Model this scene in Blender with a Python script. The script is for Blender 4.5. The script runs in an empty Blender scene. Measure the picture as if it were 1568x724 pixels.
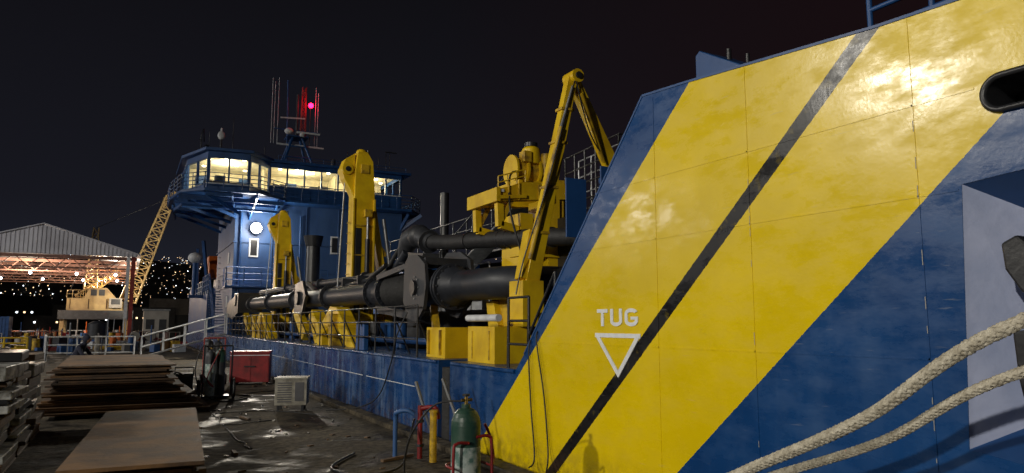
import bpy, bmesh, math, random
from mathutils import Vector, Matrix, Euler, noise
random.seed(7)
scene = bpy.context.scene
COL = scene.collection

# ------------------------------------------------------------------ materials
def new_mat(name):
    m = bpy.data.materials.new(name); m.use_nodes = True
    nt = m.node_tree; b = nt.nodes.get('Principled BSDF')
    return m, nt, b
def mat(name, c, rough=0.5, metal=0.0, c2=None, scale=3.0, detail=6, bump=0.0, bscale=None, stretch=(1,1,1), lo=0.35, hi=0.65, rvar=0.0):
    m, nt, b = new_mat(name)
    N = nt.nodes; L = nt.links
    tc = N.new('ShaderNodeTexCoord'); mp = N.new('ShaderNodeMapping')
    mp.inputs['Scale'].default_value = stretch
    L.new(tc.outputs['Object'], mp.inputs['Vector'])
    nz = N.new('ShaderNodeTexNoise'); nz.inputs['Scale'].default_value = scale; nz.inputs['Detail'].default_value = detail
    nz.inputs['Roughness'].default_value = 0.6
    L.new(mp.outputs['Vector'], nz.inputs['Vector'])
    r = N.new('ShaderNodeValToRGB')
    if c2 is None: c2 = tuple(x*0.7 for x in c)
    r.color_ramp.elements[0].position = lo; r.color_ramp.elements[0].color = (*c2, 1)
    r.color_ramp.elements[1].position = hi; r.color_ramp.elements[1].color = (*c, 1)
    L.new(nz.outputs['Fac'], r.inputs['Fac']); L.new(r.outputs['Color'], b.inputs['Base Color'])
    b.inputs['Roughness'].default_value = rough; b.inputs['Metallic'].default_value = metal
    if rvar:
        mr = N.new('ShaderNodeMapRange'); mr.inputs['To Min'].default_value = max(0.05, rough-rvar); mr.inputs['To Max'].default_value = min(1, rough+rvar)
        L.new(nz.outputs['Fac'], mr.inputs['Value']); L.new(mr.outputs['Result'], b.inputs['Roughness'])
    if bump:
        n2 = N.new('ShaderNodeTexNoise'); n2.inputs['Scale'].default_value = bscale or scale*4; n2.inputs['Detail'].default_value = 5
        L.new(tc.outputs['Object'], n2.inputs['Vector'])
        bp = N.new('ShaderNodeBump'); bp.inputs['Strength'].default_value = bump; bp.inputs['Distance'].default_value = 0.02
        L.new(n2.outputs['Fac'], bp.inputs['Height']); L.new(bp.outputs['Normal'], b.inputs['Normal'])
    return m
def emis(name, c, s):
    m, nt, b = new_mat(name)
    b.inputs['Base Color'].default_value = (*c, 1)
    b.inputs['Emission Color'].default_value = (*c, 1); b.inputs['Emission Strength'].default_value = s
    return m

M_yel = mat('yellow_paint', (.80,.54,.006), .40, c2=(.60,.37,.008), scale=2.5, bump=.1, rvar=.1)
M_yel2 = mat('yellow_paint_grimy', (.60,.38,.012), .5, c2=(.22,.13,.02), scale=5, bump=.2, rvar=.1, lo=.38, hi=.55)
M_blue = mat('blue_paint', (.016,.080,.25), .45, c2=(.009,.045,.155), scale=1.2, bump=.12, rvar=.12, stretch=(1,1,.5))
M_blue2 = mat('blue_paint_weathered', (.045,.105,.25), .5, c2=(.022,.06,.165), scale=.6, bump=.1, stretch=(1,1,.35))
M_blk = mat('black_paint', (.013,.014,.017), .38, c2=(.025,.026,.03), scale=4, bump=.15, rvar=.12)
M_rub = mat('black_rubber', (.010,.010,.011), .62, c2=(.022,.022,.024), scale=6, bump=.3)
M_dgr = mat('dark_grey_steel', (.035,.038,.045), .5, c2=(.018,.019,.023), scale=3, bump=.2, rvar=.1)
M_pipe = mat('pipe_black', (.026,.030,.040), .46, c2=(.012,.014,.019), scale=2, bump=.15, rvar=.08)
M_wht = mat('white_paint', (.72,.74,.76), .5, c2=(.5,.52,.55), scale=4, bump=.1)
M_mark = mat('white_marking', (.78,.8,.82), .5, c2=(.66,.68,.7), scale=12)
M_lilac = mat('pale_blue_lit_facet', (.50,.55,.76), .5, c2=(.36,.42,.62), scale=3, detail=9, bump=.2)  # pale paint; brightness of the lit pocket facet is put into the colour
M_rust = mat('rusty_steel', (.19,.10,.038), .75, c2=(.055,.032,.018), scale=1.6, detail=11, bump=.4, bscale=18, rvar=.15, lo=.40, hi=.62)
M_rust2 = mat('rusty_steel_dark', (.10,.055,.027), .8, c2=(.03,.02,.013), scale=3, bump=.4, bscale=18)
M_red = mat('red_paint', (.26,.009,.012), .5, c2=(.12,.005,.007), scale=4, bump=.1)
M_redp = mat('red_post', (.30,.03,.02), .6, c2=(.16,.02,.015), scale=2)
M_org = mat('orange_paint', (.75,.16,.02), .5)
M_tan = mat('tan_paint', (.50,.36,.15), .6, c2=(.30,.20,.09), scale=1)
M_cream = mat('cream_paint', (.42,.39,.34), .55, c2=(.26,.24,.21), scale=.6)
M_green = mat('dark_green_paint', (.012,.05,.035), .4, c2=(.03,.07,.05), scale=14, bump=.1)
M_grn2 = mat('pale_green_worn', (.40,.46,.44), .5, c2=(.08,.16,.14), scale=9, bump=.15, lo=.40, hi=.54)
M_brass = mat('brass', (.55,.38,.12), .35, metal=1)
M_wrap = mat('plastic_wrap', (.46,.47,.46), .35, c2=(.10,.095,.085), scale=4, detail=9, bump=.8, bscale=12, lo=.42, hi=.58)
M_wood = mat('pallet_wood', (.20,.125,.07), .8, c2=(.08,.05,.03), scale=4, stretch=(1,6,6))
M_beige = mat('appliance_beige', (.38,.36,.30), .55, c2=(.20,.185,.15), scale=4, detail=9, bump=.1, lo=.4, hi=.58)
M_rope = mat('rope_fibre', (.70,.65,.53), .9, c2=(.38,.34,.26), scale=22, bump=.6, bscale=90)
M_shed = mat('shed_sheet_white', (.62,.62,.66), .6, c2=(.45,.45,.48), scale=.4)
M_shedr = mat('shed_redbrown', (.26,.12,.08), .7, c2=(.13,.07,.055), scale=1)
M_wallin = mat('wheelhouse_cream_lining', (.80,.72,.48), .7)
M_cloth = mat('dark_cloth', (.010,.012,.026), .9, c2=(.018,.020,.04), scale=9, bump=.3)
M_skin = mat('skin', (.25,.13,.08), .55)
M_hill = mat('hill_vegetation', (.02,.024,.022), .95, c2=(.008,.01,.009), scale=.04)
M_cont = mat('container_blue', (.03,.10,.28), .55)
M_steel = mat('galvanised', (.35,.36,.37), .4, metal=.6, c2=(.22,.23,.24), scale=6)
M_seat = mat('grey_plastic', (.1,.1,.11), .5)
E_flood = emis('flood_lens', (1,.96,.88), 60)
E_lamp = emis('warm_lamp', (1,.88,.62), 16)
E_lampw = emis('cool_lamp', (.85,.92,1), 18)
E_red = emis('red_beacon', (1,.004,.03), 22)
E_c1 = emis('city_warm', (1,.66,.35), 3.0); E_c2 = emis('city_white', (.85,.93,1), 5.0); E_c3 = emis('city_dim', (1,.75,.5), 1.2)

# hull paint: blue / yellow band / black stripe as real paint, laid out in metres on the side plating
def hull_material():
    m, nt, b = new_mat('hull_paint'); N = nt.nodes; L = nt.links
    tc = N.new('ShaderNodeTexCoord'); sep = N.new('ShaderNodeSeparateXYZ'); L.new(tc.outputs['Object'], sep.inputs[0])
    def math_(op, a, c, clamp=False):
        n = N.new('ShaderNodeMath'); n.operation = op; n.use_clamp = clamp
        for i, v in enumerate((a, c)):
            if v is None: continue
            if isinstance(v, (int, float)): n.inputs[i].default_value = v
            else: L.new(v, n.inputs[i])
        return n.outputs[0]
    def noise_(scale, stretch, detail=6, rough=.6):
        mp = N.new('ShaderNodeMapping'); mp.inputs['Scale'].default_value = stretch; L.new(tc.outputs['Object'], mp.inputs['Vector'])
        n = N.new('ShaderNodeTexNoise'); n.inputs['Scale'].default_value = scale; n.inputs['Detail'].default_value = detail; n.inputs['Roughness'].default_value = rough
        L.new(mp.outputs['Vector'], n.inputs['Vector']); return n.outputs['Fac']
    def mix(f, a, c):
        n = N.new('ShaderNodeMix'); n.data_type = 'RGBA'
        if isinstance(f, (int, float)): n.inputs['Factor'].default_value = f
        else: L.new(f, n.inputs['Factor'])
        for k, v in ((6, a), (7, c)):
            if isinstance(v, tuple): n.inputs[k].default_value = (*v, 1)
            else: L.new(v, n.inputs[k])
        return n.outputs[2]
    def rng(v, a, c, d=0, e=1):
        n = N.new('ShaderNodeMapRange'); n.inputs['From Min'].default_value = a; n.inputs['From Max'].default_value = c
        n.inputs['To Min'].default_value = d; n.inputs['To Max'].default_value = e; L.new(v, n.inputs['Value']); return n.outputs['Result']
    fine = noise_(9, (1,1,1)); edge = noise_(25, (1,1,1), 3)
    s = math_('ADD', math_('ADD', sep.outputs['Y'], math_('MULTIPLY', sep.outputs['Z'], 1.145)), rng(edge, .3, .7, -.004, .004))
    yel = math_('MULTIPLY', math_('LESS_THAN', s, 8.9), math_('GREATER_THAN', s, 5.35))
    blk = math_('MULTIPLY', math_('LESS_THAN', s, 7.10), math_('GREATER_THAN', s, 6.91))
    big = noise_(.9, (1,1,1)); streak = noise_(2.2, (1,2.2,.35)); scr = noise_(14, (1,.25,3), 3); roll = noise_(3.0, (1,.8,2.0), 8, .7)
    blue = mix(rng(big,.35,.7), (.003,.036,.140), (.005,.056,.200))
    blue = mix(rng(roll,.45,.7,0,.30), blue, (.012,.085,.25))
    low = rng(sep.outputs['Y'], 7.6, 12, 0, 1)
    wear = math_('MULTIPLY', rng(streak,.47,.68), math_('ADD', math_('MULTIPLY', low, .55), .06), True)
    blue = mix(wear, blue, (.17,.27,.42))
    dark = math_('MULTIPLY', rng(noise_(1.1, (1,1.5,.5), 7),.50,.60), math_('MULTIPLY', low, .65), True)
    blue = mix(dark, blue, (.006,.022,.07))
    yellow = mix(rng(big,.35,.65), (.66,.48,.0012), (.78,.57,.0015))
    yellow = mix(rng(roll,.5,.74,0,.25), yellow, (.58,.40,.002))
    yellow = mix(rng(streak,.55,.78,0,.08), yellow, (.5,.40,.07))
    col = mix(yel, blue, yellow)
    col = mix(math_('MULTIPLY', blk, rng(fine,.3,.42,.88,1)), col, (.006,.006,.007))
    sc = rng(scr,.68,.74,0,.18)
    col = mix(sc, col, (.42,.42,.36))
    g = rng(sep.outputs['Z'], .45, -.3, 0, 1)
    rust = math_('MULTIPLY', g, rng(fine,.38,.6), True)
    col = mix(rust, col, (.08,.045,.025))
    L.new(col, b.inputs['Base Color'])
    L.new(rng(roll,.38,.64,.19,.44), b.inputs['Roughness'])
    b.inputs['Specular IOR Level'].default_value = .46
    bp = N.new('ShaderNodeBump'); bp.inputs['Strength'].default_value = .24; bp.inputs['Distance'].default_value = .03
    h = math_('ADD', math_('MULTIPLY', noise_(1.3,(1,1,1),2), 1.0), math_('ADD', math_('MULTIPLY', noise_(40,(1,1,1),4), .06), math_('MULTIPLY', noise_(5,(1,1,1),3), .10)))
    L.new(h, bp.inputs['Height']); L.new(bp.outputs['Normal'], b.inputs['Normal'])
    return m
M_hull = hull_material()

def ground_material():
    m, nt, b = new_mat('quay_concrete'); N = nt.nodes; L = nt.links
    tc = N.new('ShaderNodeTexCoord')
    def noise_(scale, detail=8, dist=0):
        n = N.new('ShaderNodeTexNoise'); n.inputs['Scale'].default_value = scale; n.inputs['Detail'].default_value = detail; n.inputs['Distortion'].default_value = dist
        L.new(tc.outputs['Object'], n.inputs['Vector']); return n.outputs['Fac']
    r = N.new('ShaderNodeValToRGB'); e = r.color_ramp.elements
    e[0].position = .38; e[0].color = (.022,.018,.012,1); e[1].position = .70; e[1].color = (.15,.122,.080,1)
    x = e.new(.48); x.color = (.075,.061,.041,1)
    L.new(noise_(1.1, 12, .6), r.inputs['Fac'])
    r2 = N.new('ShaderNodeValToRGB'); r2.color_ramp.elements[0].position = .35; r2.color_ramp.elements[1].position = .62
    r2.color_ramp.elements[0].color = (.32,.30,.27,1)
    L.new(noise_(11, 10, .3), r2.inputs['Fac'])
    mx = N.new('ShaderNodeMix'); mx.data_type = 'RGBA'; mx.blend_type = 'MULTIPLY'; mx.inputs['Factor'].default_value = 1
    L.new(r.outputs[0], mx.inputs[6]); L.new(r2.outputs[0], mx.inputs[7]); L.new(mx.outputs[2], b.inputs['Base Color'])
    mr = N.new('ShaderNodeMapRange'); mr.inputs['From Min'].default_value = .36; mr.inputs['From Max'].default_value = .48; mr.inputs['To Min'].default_value = .48; mr.inputs['To Max'].default_value = .98
    L.new(noise_(1.1, 12, .6), mr.inputs['Value']); L.new(mr.outputs[0], b.inputs['Roughness'])
    b.inputs['Specular IOR Level'].default_value = .35
    bp = N.new('ShaderNodeBump'); bp.inputs['Strength'].default_value = .9; bp.inputs['Distance'].default_value = .035
    L.new(noise_(7, 12), bp.inputs['Height']); L.new(bp.outputs[0], b.inputs['Normal'])
    return m
M_ground = ground_material()
M_water, nt, b = new_mat('harbour_water'); b.inputs['Base Color'].default_value = (.006,.012,.016,1); b.inputs['Roughness'].default_value = .12
nz = nt.nodes.new('ShaderNodeTexNoise'); nz.inputs['Scale'].default_value = .8; bp = nt.nodes.new('ShaderNodeBump'); bp.inputs['Strength'].default_value = .4
nt.links.new(nz.outputs['Fac'], bp.inputs['Height']); nt.links.new(bp.outputs[0], b.inputs['Normal'])

# ------------------------------------------------------------------ mesh builder
class B:
    def __init__(s, name, parent=None):
        s.name = name; s.bm = bmesh.new(); s.mats = []; s.parent = parent
    def mi(s, m):
        if m not in s.mats: s.mats.append(m)
        return s.mats.index(m)
    def face(s, vs, m, smooth=False):
        try: f = s.bm.faces.new(vs)
        except ValueError: return
        f.material_index = s.mi(m); f.smooth = smooth
    def box(s, lo, hi, m, rot=None, M=None):
        lo = Vector(lo); hi = Vector(hi); c = (lo+hi)/2; h = (hi-lo)/2
        R = Euler(rot).to_matrix() if rot else Matrix.Identity(3)
        vs = []
        for sx in (-1,1):
            for sy in (-1,1):
                for sz in (-1,1):
                    p = c + R @ Vector((sx*h.x, sy*h.y, sz*h.z))
                    if M: p = M @ p
                    vs.append(s.bm.verts.new(p))
        for q in ((0,1,3,2),(4,6,7,5),(0,4,5,1),(2,3,7,6),(0,2,6,4),(1,5,7,3)):
            s.face([vs[i] for i in q], m)
    def beam(s, p1, p2, w, h, m, w2=None, h2=None, up=(0,0,1)):
        p1 = Vector(p1); p2 = Vector(p2); d = (p2-p1).normalized(); u = Vector(up)
        if abs(d.dot(u)) > .98: u = Vector((0,1,0))
        r = d.cross(u).normalized(); u = r.cross(d).normalized()
        w2 = w if w2 is None else w2; h2 = h if h2 is None else h2
        vs = []
        for p, a, c in ((p1,w,h),(p2,w2,h2)):
            for x, y in ((-1,-1),(1,-1),(1,1),(-1,1)):
                vs.append(s.bm.verts.new(p + r*(x*a/2) + u*(y*c/2)))
        for q in ((3,2,1,0),(4,5,6,7),(0,1,5,4),(1,2,6,5),(2,3,7,6),(3,0,4,7)):
            s.face([vs[i] for i in q], m)
    def cyl(s, p1, p2, r, m, r2=None, seg=16, cap=True):
        p1 = Vector(p1); p2 = Vector(p2); r2 = r if r2 is None else r2
        d = (p2-p1).normalized(); u = Vector((0,0,1)) if abs(d.z) < .9 else Vector((0,1,0))
        a = d.cross(u).normalized(); c = a.cross(d)
        ring = []
        for p, rr in ((p1,r),(p2,r2)):
            ring.append([s.bm.verts.new(p + (a*math.cos(t)+c*math.sin(t))*rr) for t in [2*math.pi*i/seg for i in range(seg)]])
        for i in range(seg):
            j = (i+1) % seg
            s.face([ring[0][i], ring[0][j], ring[1][j], ring[1][i]], m, True)
        if cap:
            for k, rr in ((0,r),(1,r2)):
                if rr > 1e-4:
                    vs = [s.bm.verts.new(v.co) for v in ring[k]]
                    if k == 0: vs.reverse()
                    s.face(vs, m)
    def tube(s, pts, r, m, seg=8, cap=True):
        pts = [Vector(p) for p in pts]; n = len(pts)
        rs = r if isinstance(r, (list, tuple)) else [r]*n
        prev = None; rings = []
        for i, p in enumerate(pts):
            d = (pts[min(i+1,n-1)] - pts[max(i-1,0)]).normalized()
            if prev is None:
                u = Vector((0,0,1)) if abs(d.z) < .9 else Vector((0,1,0))
                a = d.cross(u).normalized()
            else:
                a = (prev - d*prev.dot(d)).normalized()
            prev = a; c = a.cross(d)
            rings.append([s.bm.verts.new(p + (a*math.cos(t)+c*math.sin(t))*rs[i]) for t in [2*math.pi*k/seg for k in range(seg)]])
        for i in range(n-1):
            for k in range(seg):
                j = (k+1) % seg
                s.face([rings[i][k], rings[i][j], rings[i+1][j], rings[i+1][k]], m, True)
        if cap:
            s.face(list(reversed([s.bm.verts.new(v.co) for v in rings[0]])), m); s.face([s.bm.verts.new(v.co) for v in rings[-1]], m)
    def smooth_tube(s, pts, r, m, seg=8, sub=6):
        P = [Vector(p) for p in pts]; out = []
        for i in range(len(P)-1):
            p0 = P[max(i-1,0)]; p1 = P[i]; p2 = P[i+1]; p3 = P[min(i+2,len(P)-1)]
            for k in range(sub):
                t = k/sub
                out.append(.5*((2*p1)+(-p0+p2)*t+(2*p0-5*p1+4*p2-p3)*t*t+(-p0+3*p1-3*p2+p3)*t**3))
        out.append(P[-1]); s.tube(out, r, m, seg)
    def sphere(s, c, r, m, sc=(1,1,1), seg=14, rot=None):
        M = Matrix.Translation(c) @ (Euler(rot).to_matrix().to_4x4() if rot else Matrix.Identity(4)) @ Matrix.Diagonal((*sc,1))
        res = bmesh.ops.create_uvsphere(s.bm, u_segments=seg, v_segments=max(6,seg//2+2), radius=r, matrix=M)
        idx = s.mi(m)
        for v in res['verts']:
            for f in v.link_faces: f.material_index = idx; f.smooth = True
    def prism(s, poly, axis, lo, hi, m):
        def P(p, v):
            if axis == 'x': return (v, p[0], p[1])
            if axis == 'y': return (p[0], v, p[1])
            return (p[0], p[1], v)
        a = [s.bm.verts.new(P(p, lo)) for p in poly]; c = [s.bm.verts.new(P(p, hi)) for p in poly]
        s.face(a, m); s.face(list(reversed(c)), m)
        n = len(poly)
        for i in range(n):
            j = (i+1) % n; s.face([a[j], a[i], c[i], c[j]], m)
    def rail(s, pts, h, m, n=2, r=.02, step=1.2, lean=(0,0,0)):
        lean = Vector(lean)
        for i in range(len(pts)-1):
            a = Vector(pts[i]); c = Vector(pts[i+1]); L = (c-a).length; k = max(1, round(L/step))
            for j in range(k+1):
                p = a.lerp(c, j/k); s.cyl(p, p+Vector((0,0,h)), r*1.1, m, seg=6)
                if lean.length: s.cyl(p+Vector((0,0,h*.75)), p+lean, r, m, seg=6)
            for j in range(n+1):
                z = Vector((0,0,h*(1-j/(n+1)))); s.cyl(a+z, c+z, r, m, seg=6)
    def lattice(s, p1, p2, w1, w2, m, n=10, r=.06):
        p1 = Vector(p1); p2 = Vector(p2); d = (p2-p1).normalized(); u = Vector((0,0,1)) if abs(d.z) < .9 else Vector((0,1,0))
        a = d.cross(u).normalized(); c = a.cross(d)
        cs = [(-1,-1),(1,-1),(1,1),(-1,1)]
        def q(t, k):
            w = (w1+(w2-w1)*t)/2; return p1.lerp(p2, t) + a*cs[k][0]*w + c*cs[k][1]*w
        for k in range(4): s.cyl(q(0,k), q(1,k), r, m, seg=6)
        for i in range(n):
            for k in range(4):
                k2 = (k+1) % 4
                A, Bq = (k,k2) if i % 2 else (k2,k)
                s.cyl(q(i/n,A), q((i+1)/n,Bq), r*.6, m, seg=5)
                s.cyl(q(i/n,A), q(i/n,Bq), r*.5, m, seg=5)
    def done(s, bevel=0, fix=True):
        if fix: bmesh.ops.recalc_face_normals(s.bm, faces=s.bm.faces)
        me = bpy.data.meshes.new(s.name); s.bm.to_mesh(me); s.bm.free()
        for m in s.mats: me.materials.append(m)
        o = bpy.data.objects.new(s.name, me); COL.objects.link(o)
        if s.parent: o.parent = s.parent
        if bevel:
            md = o.modifiers.new('bevel','BEVEL'); md.width = bevel; md.segments = 2; md.limit_method = 'ANGLE'; md.angle_limit = math.radians(50)
        return o
def empty(name):
    o = bpy.data.objects.new(name, None); COL.objects.link(o); return o
def light(name, kind, loc, power, color=(1,1,1), radius=.2, target=None, angle=120, blend=.5, parent=None):
    l = bpy.data.lights.new(name, kind); l.energy = power; l.color = color; l.shadow_soft_size = radius
    if kind == 'SPOT': l.spot_size = math.radians(angle); l.spot_blend = blend
    o = bpy.data.objects.new(name, l); COL.objects.link(o); o.location = loc
    if target is not None:
        o.rotation_euler = (Vector(target)-Vector(loc)).to_track_quat('-Z','Y').to_euler()
    if parent: o.parent = parent
    return o

# ------------------------------------------------------------------ setting
g = B('ground'); g.box((-160,-40,-3),(4.05,125,0), M_ground); g.done()
e = B('quay_edge_curb'); e.box((3.80,-30,0),(4.04,120,.08), M_ground); e.done(.02)
w = B('water'); v = [w.bm.verts.new(p) for p in ((-3000,-3000,-1.6),(3000,-3000,-1.6),(3000,3000,-1.6),(-3000,3000,-1.6))]; w.face(v, M_water); w.done()
def hz(x, y):
    t = max(0, min(1, (y-230)/260)); t = t*t*(3-2*t)
    return -2 + t*(38 + 16*noise.noise(Vector((x*.006, y*.006, 3))) + 5*noise.noise(Vector((x*.03, y*.03, 1))))
h = B('hills'); NX, NY = 70, 16; gv = []
for i in range(NX+1):
    row = []
    for j in range(NY+1):
        x = -700+1500*i/NX; y = 225+330*j/NY; row.append(h.bm.verts.new((x, y, hz(x,y))))
    gv.append(row)
for i in range(NX):
    for j in range(NY): h.face([gv[i][j],gv[i+1][j],gv[i+1][j+1],gv[i][j+1]], M_hill, True)
h.done()
c = B('distant_city_lights')
for i in range(2400):
    x = random.uniform(-110, 100) if i % 3 else random.uniform(-350, 420); y = 240 + 255*random.random()**1.0
    if noise.noise(Vector((x*.035,y*.035,0))) < -.12 and random.random() < .75: continue
    z = hz(x,y)+random.uniform(1,3); s = random.choice((.07,.08,.09,.11,.13,.20))*(.5+y/600)
    m = random.choice((E_c1,E_c1,E_c2,E_c3))
    r = bmesh.ops.create_icosphere(c.bm, subdivisions=1, radius=s, matrix=Matrix.Translation((x,y,z)))
    k = c.mi(m)
    for vv in r['verts']:
        for f in vv.link_faces: f.material_index = k
c.done()
fb = B('distant_harbour_buildings')
for i in range(70):
    x = random.uniform(-150, 100); y = random.uniform(205, 228); w_ = random.uniform(5,14); hh = random.uniform(3,9)
    fb.box((x,y,-1.6),(x+w_,y+8,hh), random.choice((M_cream,M_hill,M_dgr,M_shedr)))
    for k in range(int(w_/1.6)):
        if random.random() < .4: fb.box((x+.6+k*1.6,y-.05,hh*.5),(x+1.0+k*1.6,y,hh*.5+.4), random.choice((E_c1,E_c2,E_c3)))
fb.done()

# ------------------------------------------------------------------ ship
ship = empty('dredging_ship')
hull = B('hull', ship)
hull.prism([(7.72,1.15),(7.5,1.36),(5.2,3.85),(4.6,3.80),(2.78,3.62),(1.4,3.54),(-9,3.6),(-9,-1.9),(7.72,-1.9)], 'x', 4.2, 4.42, M_hull)
hb = hull.done()
def cutter(poly, x0, x1):
    k = B('cut'); k.prism(poly, 'x', x0, x1, M_lilac); o = k.done(); return o
pocket = [(2.33,2.50),(2.40,1.0),(1.1,.82),(.75,1.7),(1.1,2.6)]
def stad(cy, cz, hw, hh, n=32):
    out = []
    for i in range(n):
        t = 2*math.pi*i/n; out.append((cy + (hw-hh)*(1 if math.cos(t) >= 0 else -1) + hh*math.cos(t), cz + hh*math.sin(t)))
    return out
chock = stad(1.82, 2.975, .34, .088)
cuts = [cutter(pocket, 4.0, 4.6), cutter(chock, 4.0, 4.6)]
for k in cuts:
    md = hb.modifiers.new('b','BOOLEAN'); md.object = k; md.operation = 'DIFFERENCE'; md.solver = 'EXACT'
dg = bpy.context.evaluated_depsgraph_get(); me = bpy.data.meshes.new_from_object(hb.evaluated_get(dg)); hb.modifiers.clear(); hb.data = me
for k in cuts: bpy.data.objects.remove(k)
pk = B('anchor_pocket', ship)
inner = [(2.05,2.28),(2.08,1.22),(1.25,1.08),(1.0,1.7),(1.25,2.3)]
o1 = [pk.bm.verts.new((4.204,p[0],p[1])) for p in pocket]; i1 = [pk.bm.verts.new((4.60,p[0],p[1])) for p in inner]
for i in range(5):
    j = (i+1) % 5; pk.face([o1[i],o1[j],i1[j],i1[i]], M_lilac if i == 0 else M_blue)  # first facet coloured paler than the others, as if light falls on it
pk.face(i1, M_blue2)
pk.prism([(2.0,2.40),(1.70,2.1),(1.74,2.06),(2.03,2.34)], 'x', 4.30, 4.36, M_rust)
pk.done(fix=False)
ck = B('mooring_chock', ship)
rg = stad(1.82,2.975,.35,.098); rg.append(rg[0]); rin = stad(1.82,2.975,.332,.080)
ck.tube([(4.19,p[0],p[1]) for p in rg], .020, M_blk, seg=8, cap=False)
a_ = [ck.bm.verts.new((4.195,*p)) for p in rin]; c_ = [ck.bm.verts.new((4.50,*p)) for p in rin]
for i in range(len(rin)): ck.face([a_[i],a_[(i+1)%len(rin)],c_[(i+1)%len(rin)],c_[i]], M_blk, True)  # black liner puts the shade inside the opening into colour
ck.box((4.6,1.2,2.72),(4.7,2.5,3.3), M_blk)  # dark backing added so the opening reads as shaded
ck.cyl((4.40,1.95,2.86),(4.40,1.95,3.09), .03, M_steel); ck.cyl((4.40,1.75,2.86),(4.40,1.75,3.09), .03, M_steel)
ck.done(fix=False)
main = B('hull_main', ship)
main.box((4.2,7.72,-1.9),(15.6,9.76,1.15), M_hull)
main.box((4.2,10.2,-1.9),(15.6,64,1.15), M_hull)
main.box((4.42,9.76,-1.9),(15.6,10.2,1.1), M_blk)
main.box((4.9,-9,-1.9),(15.6,7.3,2.7), M_blue)
main.done()
fd = B('slot_fender', ship)
fd.cyl((4.30,9.98,-1.5),(4.30,9.98,1.05), .12, M_rub); fd.done()
wl = B('hull_weld_seams', ship)
for z, a, c_ in ((3.04,2.22,6.0),(2.47,2.35,6.5),(1.49,2.42,7.4)):
    wl.box((4.1965,a,z-.006),(4.2,c_,z+.006), M_hull)
for y, z1 in ((3.93,3.73),(2.59,3.6),(5.05,3.8)):
    wl.box((4.1965,y-.006,-.6),(4.2,y+.006,z1), M_hull)
for y in (13,16.5,20,24,28,33,38): wl.box((4.1965,y-.006,-1),(4.2,y+.006,1.14), M_hull)
for y in (3.93,2.59):
    z = .3
    while z < 3.4:
        l_ = random.uniform(.02,.10)
        if random.random() < .5: wl.box((4.1955,y-.003,z),(4.1965,y+.002,z+l_), M_cream)
        z += l_+random.uniform(.02,.2)
wl.done()
cp = B('bulwark_cap', ship)
pp = [(4.31,7.52,1.34),(4.31,5.2,3.86),(4.31,4.6,3.81),(4.31,2.78,3.63),(4.31,1.4,3.55),(4.31,-6,3.6)]
for i in range(len(pp)-1): cp.beam(pp[i], pp[i+1], .235, .02, M_blue)
for y in (6.9,6.2,5.5,4.4,3.4,2.4): cp.prism([(y,2.7),(y,3.4),(y+.02,3.4),(y+.02,2.7)], 'x', 4.42, 4.7, M_blue)
cp.done()
sb = B('rubbing_strip', ship)
sb.cyl((4.2,10.25,1.12),(4.2,50,1.12), .03, M_hull, seg=8); sb.cyl((4.2,7.75,1.12),(4.2,9.7,1.12), .03, M_hull, seg=8)
y = 11.2
while y < 38:
    l_ = random.uniform(.4,3); sb.box((4.192,y,.675+random.uniform(-.004,.004)),(4.2,min(y+l_,38),.685), M_wht); y += l_+random.uniform(.05,.5)
sb.done()
tg = B('tug_marking', ship); X0, X1 = 4.192, 4.199
def mk(y0, y1, z0, z1): tg.box((X0,min(y0,y1),z0),(X1,max(y0,y1),z1), M_mark)
zt, zb, th = 1.845, 1.675, .036
mk(5.99,5.81,zt-th,zt); mk(5.922,5.878,zb,zt-th)
def arc(cy, cz, ry, rz, a0, a1, w, n=14):
    P_ = []
    for i in range(n+1):
        t = math.radians(a0+(a1-a0)*i/n); P_.append((cy-ry*math.cos(t), cz+rz*math.sin(t)))
    for i in range(n+1):
        t = math.radians(a1+(a0-a1)*i/n); P_.append((cy-(ry-w)*math.cos(t), cz+(rz-w*.82)*math.sin(t)))
    for i in range(n):
        q_ = [P_[i],P_[i+1],P_[2*n-i],P_[2*n+1-i]]; tg.prism(q_, 'x', X0, X1, M_mark)
mk(5.765,5.721,zb+.05,zt); mk(5.621,5.577,zb+.05,zt); arc(5.671,zb+.05,.094,.05,180,360,.044)
arc(5.432,zt-.052,.10,.052,25,180,.044); mk(5.532,5.488,zb+.052,zt-.052); arc(5.432,zb+.052,.10,.052,180,360,.044); mk(5.376,5.332,zb+.052,zb+.092); mk(5.44,5.377,zb+.062,zb+.092)
def bar(p, q, w=.05, dx=0):
    p = Vector((0,*p)); q = Vector((0,*q)); d = (q-p).normalized(); n_ = Vector((0,-d.z,d.y))*w/2
    vs = [p+n_, q+n_, q-n_, p-n_]; tg.prism([(v_.y, v_.z) for v_ in vs], 'x', X0-dx, X1, M_mark)
bar((6.03,1.585),(5.30,1.585),.042); bar((5.99,1.575),(5.64,1.20),.046,.001); bar((5.34,1.575),(5.665,1.20),.046,.002)
tg.done()

an = B('anchor')
an.cyl((4.12,1.86,2.35),(4.12,1.86,1.15), .05, M_blk)
an.prism([(2.06,2.12),(1.98,2.16),(1.80,1.95),(1.80,1.78),(1.98,1.86),(2.05,1.98)], 'x', 4.02, 4.2, M_blk)
an.prism([(2.03,1.66),(1.78,1.70),(1.70,1.2),(1.95,1.12),(2.0,1.3),(2.02,1.42)], 'x', 4.0, 4.2, M_blk)
an.prism([(1.60,1.66),(1.80,1.70),(1.86,1.2),(1.66,1.12),(1.55,1.3)], 'x', 4.04, 4.24, M_blk)
an.tube([(4.12,1.86,2.35),(4.14,1.86,2.45),(4.3,1.86,2.5)], .03, M_blk); an.done(.015)

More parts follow.
